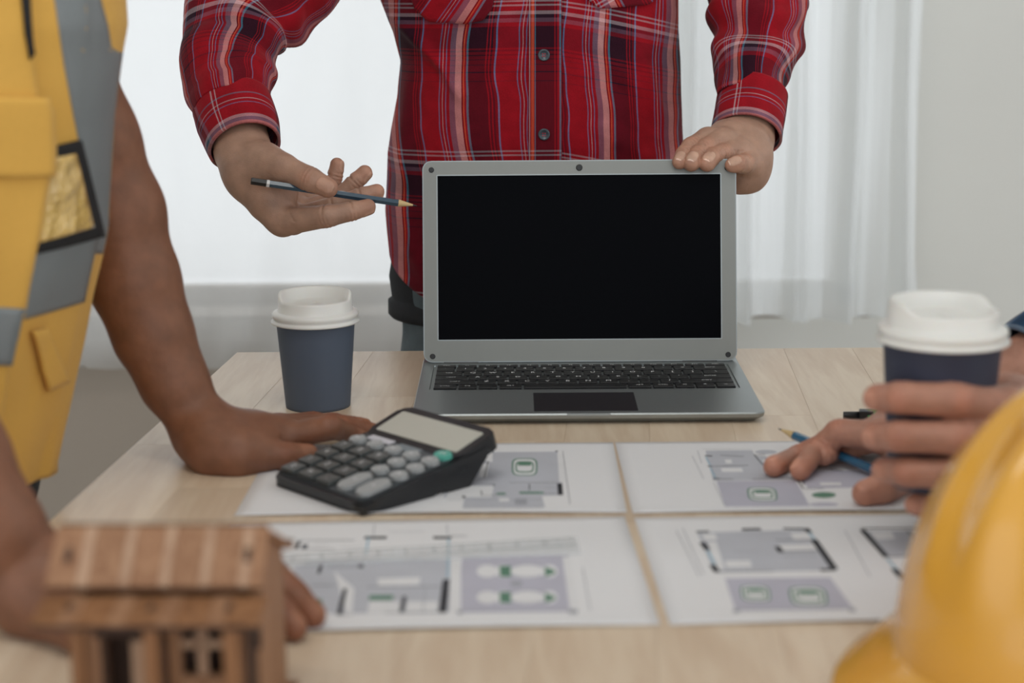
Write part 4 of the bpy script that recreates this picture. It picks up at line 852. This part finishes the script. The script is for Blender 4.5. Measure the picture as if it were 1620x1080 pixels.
# shirt body
PL = plaid('red_plaid', 0.082, 0.164, 0.73, 0.95, wf=0.34)
LT = [(-345, 690), (-325, 600), (-290, 560), (-200, 562), (-100, 582), (-40, 597), (0, 606), (50, 626), (95, 638), (150, 633), (200, 622), (240, 615), (330, 612), (390, 617), (470, 622)]
RT = [(-345, 1000), (-325, 1090), (-290, 1130), (-200, 1130), (-100, 1105), (-40, 1082), (0, 1071), (50, 1071), (95, 1073), (150, 1073), (200, 1075), (240, 1078), (330, 1084), (390, 1088), (470, 1092)]
N1, R1 = 200, 150; v = []; uvs = []; YC, HD = 1.955, 0.118
fold_l = [((-.128, 1.115), (-.075, 1.065), .009, .006), ((-.075, 1.065), (-.055, 1.03), .007, .006), ((-.115, 1.04), (-.125, .93), .006, .009), ((-.02, 1.05), (-.035, .98), .003, .008), ((.15, 1.06), (.18, .98), .006, .008), ((.09, 1.09), (.16, 1.02), .004, .010), ((.10, .99), (.17, .95), .003, .008), ((-.13, .90), (-.10, .82), .006, .010), ((-.06, .97), (-.09, .88), .004, .009)]
for j in range(R1+1):
    t = j/R1
    for i in range(N1+1):
        a = 2*pi*i/N1           # 0 at the back, pi at the front
        fr = max(0, -cos(a)); yb = 388+95*(fr**1.15); y = -345+(yb+345)*t
        l, r = PY(interp(LT, y), y, YC), PY(interp(RT, y), y, YC); cx, hw_ = (l.x+r.x)/2, (r.x-l.x)/2; ca, sa = cos(a), sin(a)
        sx = -(abs(sa)**.8)*(1 if sa > 0 else -1); cy = (abs(ca)**.8)*(1 if ca > 0 else -1)
        depth = HD*(1 if y > -260 else max(.45, 1+(y+260)/150)); x = cx+hw_*sx; yy = YC+depth*cy; z = l.z
        e = .0055*noise.noise(Vector((x*7, yy*7, z*5)))+.0032*noise.noise(Vector((x*18+3, yy*12, z*9)))
        if cy < 0:
            for (p0, p1, am, wd) in fold_l:
                d = Vector((p1[0]-p0[0], p1[1]-p0[1])); w_ = Vector((x-p0[0], z-p0[1])); s = max(0, min(1, w_.dot(d)/d.length_squared)); ds = (w_-d*s).length; e += am*exp(-(ds/wd)**2)*(.35+.65*sin(pi*(0.15+.7*s)))
        e *= min(1, (1-t)*8+.4)
        x += sx*e*.7; yy += cy*e
        v.append((x, yy, z)); u = x+.012*noise.noise(Vector((x*6, z*9, 2)))*(1 if cy < 0 else 0)+.0025*noise.noise(Vector((x*20, z*30, 1)))
        if cy > 0: u = .5-x
        elif x > .03: u += .0112
        uvs.append((u, -z+.006*noise.noise(Vector((x*5, z*3, 8)))-(.35*max(0, x-.04)**1.3 if cy < 0 else 0)))
f = [(j*(N1+1)+i, (j+1)*(N1+1)+i, (j+1)*(N1+1)+i+1, j*(N1+1)+i+1) for j in range(R1) for i in range(N1)]
inv = P1r.matrix_world.inverted(); shirt = fromdata('shirt', [inv @ Vector(p_) for p_ in v], f, PL, P1r, True, uvs)
bv = raycaster(shirt)
s = shirt.modifiers.new('thickness', 'SOLIDIFY'); s.thickness = .0015; s.offset = -1
PKM = plaid('placket_plaid', 1.0, 0.164, 0.0, 0.95, [(0, PAL), (.03, RED), (.06, ORA), (.15, RED2), (.17, TEA), (.20, MAR), (.78, RED), (.82, MAR), (.86, RED), (.93, TEA), (.985, RED)], WEFT, 0.35)
patch('placket', bv, lambda u, v_: (837+51*u, -150+490*v_), 8, 90, PKM, shirt, .0022, .0018, lambda u, v_, l: (u*.999, -l.z), 1.84)
BTN = mat('shirt_button', rgb(66, 76, 84), 0.25, noise_s=200, amt=.1); THR = mat('button_thread', rgb(190, 40, 60), .8)
for by in (-38, 87, 212, 330):
    d = Vector(ray(860.5, by)).normalized(); loc, nor, _, _ = bv.ray_cast(Vector(CAM), d); nor = nor if nor.dot(d) < 0 else -nor
    mm = P1r.matrix_world.inverted() @ Matrix.Translation(loc+nor*.0028) @ nor.to_track_quat('Z', 'Y').to_matrix().to_4x4()
    bm = bmesh.new(); bm_lathe(bm, [(.0050, 0), (.0064, .0004), (.0066, .0016), (.0060, .0024), (.0050, .0026), (.0045, .0018), (.0001, .0015)], 32, mm); b = frombm('button', bm, BTN, shirt, True)
    bm = bmesh.new()
    for sx in (-.0012, .0012):
        for sy in (-.0012, .0012): bm_lathe(bm, [(.0007, .0015), (.0006, .0021)], 8, mm @ Matrix.Translation((sx, sy, 0)))
    frombm('thread', bm, THR, b)
PKT = plaid('pocket_plaid', 0.082, 0.164, 0.3, 0.3)
def pock(x0, x1, yb, rot):
    def uvf(u, v_, l): c_, s_ = cos(rot), sin(rot); return (l.x*c_-l.z*s_+.012*noise.noise(Vector((l.x*9, l.z*9, 0))), l.x*s_+l.z*c_)
    return patch('pocket', bv, lambda u, v_: (x0+(x1-x0)*u, -130+(interp(yb, u)+130)*v_), 40, 24, PKT, shirt, .0022, .0022, uvf, 1.84)
pock(652, 781, [(0, -5), (.05, 14), (.22, 34), (.68, 38), (.88, 32), (.98, 14), (1, 5)], .6)
pock(928, 1040, [(0, -5), (.06, 4), (.18, 14), (.85, 8), (.96, -2), (1, -10)], -.5)
def elbowfold(sd):
    def fn(a, t, L): return .0028*sin(L*120+2.6*sin(a+sd)+1.4*sin(2*a+sd*2))*exp(-((L-.30)/.10)**2)+.0022*sin(L*85+a*2+sd)*exp(-((L-.40)/.06)**2)
    return fn
SLM = plaid('sleeve_plaid', 0.082, 0.164, 0.0, 0.0)
sl = sweep('sleeve', [(q(600, -335, 1.95), .078), (q(515, -160, 1.92), .073), (q(440, -40, 1.88), .069), (q(378, 32, 1.83), .058), (q(365, 85, 1.80), .051), (q(362, 125, 1.775), .049), (q(366, 155, 1.755), .044), (q(369, 178, 1.740), .038)], 96, 110, SLM, P1r, .0085, .0654, seed=3, fold=elbowfold(1.0)); sl.parent = shirt
sr = sweep('sleeve', [(q(1105, -335, 1.95), .078), (q(1160, -160, 1.94), .070), (q(1196, -30, 1.93), .058), (q(1200, 20, 1.91), .053), (q(1194, 75, 1.88), .047), (q(1190, 115, 1.855), .041), (q(1189, 145, 1.838), .036), (q(1189, 156, 1.833), .035)], 96, 110, SLM, P1r, .0085, .042, seed=8, fold=elbowfold(2.2)); sr.parent = shirt
for o in (sl, sr): o.matrix_parent_inverse = Matrix.Identity(4)
WCF = [(0, RED), (.25, MAR), (.42, RED), (.50, LAV), (.55, MAR), (.60, LAV), (.64, RED), (.78, PAL), (.79, RED), (.81, PAL), (.82, RED)]
VCF = [(0, RED), (.34, TEA), (.37, RED), (.47, PAL), (.49, RED), (.55, BLU), (.57, RED), (.80, PAL), (.86, TEA), (.93, PINK)]
CFM = plaid('cuff_plaid', 0.14, 0.060, 0.0, 0.0, WCF, VCF, 0.45)
def cuffs(p0, p1, r0, r1, sd, u0, par):
    ax = (Vector(p1)-Vector(p0)); return sweep('cuff', [(p0, r0), (Vector(p0)+ax*.35, r0*1.0), (Vector(p0)+ax*.7, (r0+r1)/2), (p1, r1)], 80, 30, CFM, P1r, .0025, u0, seed=sd, thick=.003)
c1 = cuffs(q(368, 168, 1.748), q(387, 232, 1.708), .0395, .0345, 2, .0, sl)
c2 = cuffs(q(1189, 150, 1.838), q(1180, 214, 1.800), .0365, .0360, 5, .02, sr)
# dark undershirt and jeans
DK = mat('black_jersey', rgb(34, 36, 40), 0.9, noise_s=60, amt=.15, bump=.2, bscale=400); JN = mat('washed_denim', rgb(88, 100, 106), 0.9, noise_s=45, amt=.35, bump=.3, bscale=600)
xL, xR = PY(616, 450, 1.93).x, PY(1086, 450, 1.93).x; xc = (xL+xR)/2; hw_ = (xR-xL)/2
def ovring(z, k, kd): return [(xc+hw_*k*cos(2*pi*i/72), 1.955+.110*kd*sin(2*pi*i/72), z) for i in range(72)]
def loft(name, rings, m, par, thick=0.0):
    n = len(rings[0]); v = [Vector(p_) for r in rings for p_ in r]; inv = par.matrix_world.inverted()
    o = fromdata(name, [inv @ p_ for p_ in v], [(j*n+i, j*n+(i+1) % n, (j+1)*n+(i+1) % n, (j+1)*n+i) for j in range(len(rings)-1) for i in range(n)], m, par, True)
    if thick: s = o.modifiers.new('thickness', 'SOLIDIFY'); s.thickness = thick; s.offset = -1
    return o
zz = lambda y: PY(620, y, 1.93).z
us = loft('undershirt', [ovring(zz(y), k, kd) for y, k, kd in ((330, .93, .9), (400, .97, .95), (440, 1.0, 1.0), (470, .985, .98), (476, .985, .98), (480, 1.012, 1.0), (498, 1.012, 1.0), (503, .99, .98))], DK, P1r, .002)
jb = Body()
limb(jb, [(xc-.055, 1.96, .83), (xc+.055, 1.96, .83)], [.100, .100], .04)
for s_ in (-1, 1): limb(jb, [(xc+s_*.064, 1.955, .80), (xc+s_*.076, 1.955, .66), (xc+s_*.090, 1.955, .46), (xc+s_*.10, 1.965, .12)], [.100, .088, .066, .060], .03)
jb.mesh('jeans', .007, JN, P1r)
for s_ in (-1, 1):
    sb = Body(); limb(sb, [(xc+s_*.10, 1.99, .07), (xc+s_*.105, 1.90, .052), (xc+s_*.11, 1.80, .034)], [.055, .045, .034], .02); sb.mesh('shoe', .006, mat('dark_leather', rgb(44, 36, 32), .45), P1r)

# ---- person in the yellow vest, leaning on the left edge of the table
P2r = empty('person', (-.52, 1.25, 0), 0, 'person in a yellow safety vest leaning with both hands on the left of the table', 'person')
hC = Body()
limb(hC, [q(20, -150, 1.33), q(82, 80, 1.36), q(138, 225, 1.375), q(183, 335, 1.38), (q(213, 445, 1.375)), q(243, 530, 1.37), q(276, 605, 1.365), q(316, 672, 1.36)], [.048, .044, .040, .0375, .0350, .0305, .0255, .0215], .02)
wr = np3(q(318, 676, 1.36)); heel = np3(T(342, 712, .017))
limb(hC, [wr, heel], [.0210, .0175], .014)
for (a_, b_, ra, rb_2) in ((T(350, 708, .019), T(446, 694, .017), .0175, .0130), (T(345, 702, .020), T(452, 686, .018), .0175, .0130), (T(340, 697, .018), T(450, 680, .015), .016, .0120), (T(336, 694, .016), T(440, 675, .012), .015, .0110)): limb(hC, [wr*.35+np3(a_)*.65, (np3(a_)+np3(b_))/2, b_], [.0200, ra*.88, rb_2], .014)
limb(hC, [heel, T(378, 716, .0165), T(408, 716, .014)], [.0175, .0160, .0135], .012)
finger(hC, 1, [T(400, 720, .0135), T(450, 720, .0118), T(486, 718, .0093)], [.0134, .0112, .0092], (.35, -.75, .6))
finger(hC, 2, [T(446, 694, .017), T(521, 675, .028), T(553, 684, .016), T(573, 697, .0078)], [.0130, .0105, .0090, .0078], (.5, -.2, .8))
finger(hC, 3, [T(452, 686, .018), T(540, 675, .020), T(572, 680, .012), T(592, 684, .0078)], [.0130, .0102, .0088, .0076], (.5, 0, .8))
finger(hC, 4, [T(450, 680, .015), T(525, 670, .014), T(556, 673, .010), T(576, 675, .0078)], [.0122, .0098, .0085, .0075], (.5, 0, .8))
finger(hC, 5, [T(440, 675, .012), T(494, 666, .011), T(516, 668, .009), T(532, 669, .0072)], [.0112, .0088, .0078, .0070], (.5, 0, .8))
hD = Body()
limb(hD, [q(-330, -120, 1.12), q(-280, 250, 1.02), q(-205, 500, .985), q(-150, 610, .98), q(-80, 730, .98), q(-10, 840, .98), q(58, 925, .985)], [.056, .047, .040, .0370, .0335, .0275, .0225], .02)
wr = np3(q(60, 928, .985)); 
for a_, r_ in ((T(292, 905, .024), .0135), (T(290, 930, .026), .0135), (T(280, 958, .024), .0125), (T(265, 985, .020), .0115)): limb(hD, [wr, (wr*.5+np3(a_)*.5), a_], [.0215, .0175, r_], .014)
limb(hD, [wr, T(130, 985, .018)], [.021, .017], .014); limb(hD, [wr, T(150, 925, .022), T(220, 900, .016)], [.020, .016, .0135], .012)
finger(hD, 1, [T(220, 900, .016), T(300, 880, .013), T(365, 878, .0095)], [.0135, .0112, .0092], (0, .3, 1))
finger(hD, 2, [T(292, 905, .024), T(418, 895, .030), T(466, 940, .017), T(496, 974, .0085)], [.0130, .0108, .0092, .0082], (.6, -.2, .8))
finger(hD, 3, [T(290, 930, .026), T(400, 930, .030), T(444, 966, .016), T(466, 994, .0085)], [.0130, .0104, .0090, .0080], (.6, -.2, .8))
finger(hD, 4, [T(280, 958, .024), T(360, 965, .028), T(392, 1005, .015), T(405, 1035, .0082)], [.0122, .0100, .0086, .0076], (.6, -.2, .8))
finger(hD, 5, [T(265, 985, .020), T(315, 1000, .022), T(335, 1035, .012), T(342, 1058, .0075)], [.0112, .0090, .0080, .0072], (.6, -.2, .8))
VT = [(-420, 40), (-380, 90), (-250, 140), (-100, 172), (0, 180), (40, 183), (80, 178), (130, 174), (200, 166), (300, 160), (370, 156), (430, 143), (480, 130), (560, 113), (640, 95), (700, 80), (745, 70)]
t2 = Body(); HX, HY2 = .155, .165
def vc(y, Y=1.25): p_ = PY(interp(VT, y), y, Y); return Vector((p_.x-HX, Y, p_.z))
limb(t2, [vc(740)+Vector((0, 0, 0)), vc(450), vc(150), vc(-150)], [.10, .105, .11, .11], .05); limb(t2, [q(20, -150, 1.33), vc(-250), q(-330, -120, 1.12)], [.055, .07, .055], .05)
limb(t2, [vc(-300), vc(-300)+Vector((.05, -.02, .14))], [.058, .052], .04); head(t2, vc(-300)+Vector((.09, -.04, .25)), face=(.7, -.5, -.35))
limb(t2, [vc(740), vc(740)-Vector((0.02, 0, .1))], [.10, .10], .03)
joined('body', [(hC, .0017), (hD, .0018), (t2, .008)], SK2, P2r)
hb_ = Body(); hp = vc(-300)+Vector((.06, -.02, .29)); limb(hb_, [hp, hp+Vector((-.02, .02, -.03))], [.100, .095], .03); hb_.mesh('hair', .007, MATS['black_hair'], P2r)
VY = mat('vest_yellow', rgb(218, 168, 74), 0.75, noise_s=300, amt=.06, bump=.15, bscale=500, sheen=.1); VG = mat('reflective_grey', rgb(128, 134, 136), 0.5, metal=0.15, noise_s=500, amt=.06, bump=.1, bscale=700)
TSM = mat('light_grey_tshirt', rgb(190, 196, 202), .9, noise_s=300, amt=.06)
N2, R2 = 150, 110; v = []
for j in range(R2+1):
    t = j/R2; 
    for i in range(N2):
        a = 2*pi*i/N2; y = -420+(1175)*t+(12*sin(a*3) if j == R2 else 0); c = vc(y); k = .25+.75*min(1, (t/.12))**.5 if t < .12 else 1
        d = Vector((cos(a), sin(a), 0)); p_ = Vector((c.x+HX*k*d.x, c.y+HY2*k*d.y, c.z)); low = max(0, (t-.55)/.45)
        e = .006*noise.noise(Vector((p_.x*8, p_.y*8, p_.z*4)))+.009*low*sin(a*9+3*noise.noise(Vector((a, p_.z*5, 0))))+.004*noise.noise(p_*16)
        if d.x > .93: e *= .45
        v.append(p_+d*e)
f = [(j*N2+i, j*N2+(i+1) % N2, (j+1)*N2+(i+1) % N2, (j+1)*N2+i) for j in range(R2) for i in range(N2)]
inv = P2r.matrix_world.inverted(); vest = fromdata('safety_vest', [inv @ p_ for p_ in v], f, VY, P2r, True); bv2 = raycaster(vest)
s = vest.modifiers.new('thickness', 'SOLIDIFY'); s.thickness = .002; s.offset = -1
def vx(y):
    x = interp(VT, y)+45
    while x > 0 and bv2.ray_cast(Vector(CAM), Vector(ray(x, y)).normalized())[0] is None: x -= .8
    return x-1.2
sL = [(-200, 50), (0, 83), (104, 98), (207, 117), (249, 127), (330, 142), (420, 148)]; sR = [(-200, 122), (0, 155), (40, 166), (78, 172)]
def strip(u, t): y = -200+600*t; a_ = interp(sL, y); b_ = interp(sR, y) if y < 78 else vx(y); b_ = max(min(b_, vx(y)), a_+1); return (a_+(b_-a_)*u, y)
patch('reflective_stripe', bv2, strip, 12, 70, VG, vest, .002, .0012, None, 1.15)
def hstrip(u, t): x = -60+u*(60+interp([(0, 150), (1, 128)], t)); y0 = 392-.14*x*.9; y1 = 513-.29*x; y0 = 398-.17*x; return (min(x, vx(y0+(y1-y0)*t)), y0+(y1-y0)*t)
patch('reflective_stripe', bv2, hstrip, 30, 14, VG, vest, .0026, .0012, None, 1.15)
BK = mat('black_binding', rgb(22, 22, 24), .8, noise_s=200, amt=.1); CLR = mat('clear_pocket_plastic', rgb(226, 186, 104), .12, noise_s=22, amt=.35, bump=1.0, bscale=45, coat=1.0, spec=1.0); CLR.node_tree.nodes['Bump'].inputs['Distance'].default_value = 0.02  # amber lightened and mottled: reflections on the plastic put into its colour
def quad(c): return lambda u, t: tuple((c[0][k]*(1-u)+c[1][k]*u)*(1-t)+(c[3][k]*(1-u)+c[2][k]*u)*t for k in (0, 1))
patch('badge_pocket_border', bv2, quad([(20, 243), (118, 220), (154, 372), (30, 406)]), 20, 20, BK, vest, .005, .003, None, 1.15)
patch('badge_pocket_window', bv2, quad([(24, 259), (107, 240), (134, 357), (34, 388)]), 20, 20, CLR, vest, .0072, .0012, None, 1.15)
# open front panel with its pocket flap and the zip
fe = [(-300, 0), (0, 22), (90, 33), (150, 40), (165, 52), (275, 56), (380, 42), (480, 20), (560, -2), (700, -30)]
patch('front_panel', bv2, lambda u, t: ((-170+(interp(fe, -200+900*t)+170)*u), -200+900*t), 20, 60, VY, vest, .014, .004, None, 1.15)
patch('pocket_flap', bv2, lambda u, t: (-120+(178)*u-(0 if t > .1 else 6), 148+127*t), 14, 12, VY, vest, .0185, .003, None, 1.15)
patch('zip', bv2, quad([(2, -100), (18, -100), (33, 78), (26, 88)]), 4, 14, BK, vest, .0175, .002, None, 1.15)
patch('reflective_stripe', bv2, lambda u, t: ((-150+(interp(fe, 480+85*t)+149)*u), 480+85*t), 14, 8, VG, vest, .0172, .0015, None, 1.15)
patch('pocket_fold', bv2, quad([(40, 520), (62, 515), (98, 600), (66, 615)]), 8, 10, VY, vest, .006, .003, None, 1.15)
ts = sweep('tshirt_sleeve', [(q(-10, -240, 1.33), .068), (q(36, -80, 1.35), .062), (q(72, 40, 1.36), .0565), (q(76, 54, 1.36), .056)], 40, 24, TSM, P2r, .002, thick=.002)
TRM = mat('dark_trousers', rgb(58, 62, 66), .85, noise_s=120, amt=.25)
jb = Body(); c0 = vc(740); limb(jb, [c0+Vector((.0, -.06, -.0)), c0+Vector((.0, .06, -.0))], [.125, .125], .04)
for s_ in (-1, 1): limb(jb, [c0+Vector((0, s_*.075, -.02)), c0+Vector((-.01, s_*.09, -.32)), c0+Vector((-.03, s_*.10, -.70))], [.115, .072, .058], .03)
jb.mesh('trousers', .007, TRM, P2r)
for s_ in (-1, 1):
    sb = Body(); a_ = Vector((c0.x-.06, c0.y+s_*.10, .06)); limb(sb, [a_, a_+Vector((.10, 0, -.012)), a_+Vector((.19, 0, -.026))], [.052, .044, .034], .02); sb.mesh('shoe', .006, MATS['dark_leather'], P2r)

# ---- person on the right with the cup and the pencil
P3r = empty('person', (1.08, 1.22, 0), 0, 'person at the right edge holding a navy cup and pointing at the plan', 'person')
d3 = PD
hF = Body(); W = np3(d3(1700, 690, 1.20))
limb(hF, [d3(2250, 640, 1.20), d3(2000, 660, 1.20), d3(1830, 680, 1.20), W], [.045, .040, .032, .026], .02)
for a_, r_ in ((d3(1590, 641, 1.163), .0140), (d3(1594, 690, 1.163), .0140), (d3(1588, 738, 1.165), .0130), (d3(1575, 780, 1.170), .0115)): limb(hF, [W, W*.5+np3(a_)*.5, a_], [.024, .0185, r_], .014)
limb(hF, [W, d3(1630, 650, 1.205), d3(1600, 625, 1.225)], [.022, .019, .015], .014)
finger(hF, 2, [d3(1590, 641, 1.163), d3(1510, 633, 1.128), d3(1425, 629, 1.131), d3(1388, 629, 1.152)], [.0140, .0122, .0110, .0098], (-.2, -1, .1))
finger(hF, 3, [d3(1594, 690, 1.163), d3(1515, 692, 1.128), d3(1425, 690, 1.133), d3(1386, 690, 1.157)], [.0140, .0122, .0110, .0098], (-.2, -1, .1))
finger(hF, 4, [d3(1588, 738, 1.165), d3(1515, 749, 1.134), d3(1435, 747, 1.139), d3(1400, 743, 1.162)], [.0130, .0114, .0102, .0092], (-.2, -1, .1))
finger(hF, 5, [d3(1575, 780, 1.170), d3(1535, 800, 1.152), d3(1480, 803, 1.154), d3(1450, 797, 1.168)], [.0115, .0102, .0094, .0084], (-.2, -1, .1))
finger(hF, 1, [d3(1600, 625, 1.225), d3(1560, 612, 1.238), d3(1500, 608, 1.243)], [.0145, .0120, .0100], (0, 1, .3))
hE = Body(); W = np3(q(1482, 692, 1.335))
limb(hE, [q(1900, 480, 1.44), q(1760, 530, 1.42), q(1640, 592, 1.39), q(1560, 642, 1.36), W], [.045, .040, .034, .028, .0235], .02)
for a_, r_ in ((q(1400, 690, 1.315), .0135), (q(1400, 682, 1.335), .0135), (q(1405, 678, 1.355), .0125), (q(1412, 680, 1.372), .0115)): limb(hE, [W, W*.5+np3(a_)*.5, a_], [.022, .0180, r_], .014)
limb(hE, [W, q(1460, 735, 1.295), q(1425, 758, 1.275)], [.021, .018, .0145], .014)
finger(hE, 1, [q(1430, 757, 1.277), T(1395, 772, .012), T(1368, 780, .0098)], [.0145, .0118, .0100], (-.5, -.5, .8))
finger(hE, 2, [q(1400, 690, 1.315), q(1328, 684, 1.322), q(1290, 712, 1.326), T(1266, 744, .0088)], [.0135, .0112, .0096, .0084], (-.8, -.2, .6))
finger(hE, 3, [q(1400, 682, 1.335), q(1320, 696, 1.345), q(1262, 722, 1.350), T(1224, 738, .0088)], [.0135, .0108, .0096, .0086], (-.3, 0, 1))
finger(hE, 4, [q(1405, 678, 1.355), q(1345, 700, 1.372), T(1305, 718, .014), T(1282, 722, .0084)], [.0125, .0102, .0090, .0080], (-.3, 0, 1))
finger(hE, 5, [q(1412, 680, 1.372), T(1370, 700, .022), T(1345, 712, .012), T(1330, 714, .0076)], [.0115, .0092, .0082, .0074], (-.3, 0, 1))
t3 = Body(); sh1, sh2 = Vector((.92, 1.36, 1.16)), Vector((.98, 1.06, 1.16)); cc = Vector((1.06, 1.22, 1.0))
e1, e2 = q(1900, 480, 1.44), d3(2250, 640, 1.20)
limb(t3, [Vector((1.08, 1.22, .55)), cc, Vector((1.02, 1.22, 1.15))], [.13, .12, .11], .05); limb(t3, [sh1, sh2], [.055, .055], .04)
limb(t3, [sh1, e1], [.05, .044], .02); limb(t3, [sh2, e2], [.05, .044], .02); limb(t3, [(1.01, 1.21, 1.2), (.99, 1.21, 1.30)], [.056, .052], .03); head(t3, (.96, 1.21, 1.42), face=(-1, .1, -.25))
joined('body', [(hF, .0016), (hE, .0014), (t3, .008)], SK3, P3r)
hb_ = Body(); limb(hb_, [(.99, 1.21, 1.48), (1.01, 1.21, 1.44)], [.100, .095], .03); hb_.mesh('hair', .007, MATS['black_hair'], P3r)
DBL = rgb(30, 62, 88); DB2 = rgb(52, 92, 122); GRB = rgb(132, 146, 160)
BPL = plaid('blue_plaid', 0.05, 0.06, 0.1, 0.2, [(0, DBL), (.3, DB2), (.36, GRB), (.62, DB2), (.7, DBL)], [(0, DBL), (.4, GRB), (.7, DB2), (.75, DBL)], .45)
sb = Body(); limb(sb, [Vector((1.09, 1.22, .56)), cc, Vector((1.03, 1.22, 1.14))], [.150, .145, .125], .05); limb(sb, [sh1, Vector((1.02, 1.22, 1.17)), sh2], [.066, .075, .066], .04); sh_ = sb.mesh('shirt', .008, BPL, P3r)
sweep('sleeve', [(sh1, .066), (sh1*.5+e1*.5, .060), (e1+Vector((0, 0, .004)), .056), (q(1760, 532, 1.42), .052), (q(1670, 568, 1.40), .047), (q(1622, 590, 1.388), .044)], 60, 60, BPL, P3r, .006, thick=.0025, seed=4)
sweep('sleeve', [(sh2, .066), (sh2*.5+e2*.5, .060), (e2, .056), (d3(2080, 655, 1.2), .052), (d3(1960, 665, 1.2), .049)], 60, 60, BPL, P3r, .006, thick=.0025, seed=6)
jb = Body(); limb(jb, [(1.09, 1.14, .54), (1.09, 1.30, .54)], [.12, .12], .04)
for s_ in (-1, 1): limb(jb, [(1.04, 1.22+s_*.08, .52), (.72, 1.22+s_*.10, .50), (.70, 1.22+s_*.10, .10)], [.095, .070, .055], .03)
jb.mesh('trousers', .008, TRM, P3r)
for s_ in (-1, 1):
    sb = Body(); limb(sb, [(.73, 1.22+s_*.10, .06), (.64, 1.22+s_*.10, .05), (.56, 1.22+s_*.10, .036)], [.052, .044, .034], .02); sb.mesh('shoe', .006, MATS['dark_leather'], P3r)
st = empty('stool', (1.12, 1.22, 0), 0, 'plain wooden stool under the person on the right', 'stool')
box('seat', (-.19, -.19, .38), (.19, .19, .415), LG, st, bev=.006)
for a_ in (-.15, .15):
    for b_ in (-.15, .15): box('leg', (a_-.018, b_-.018, 0), (a_+.018, b_+.018, .38), LG, st, bev=.003)
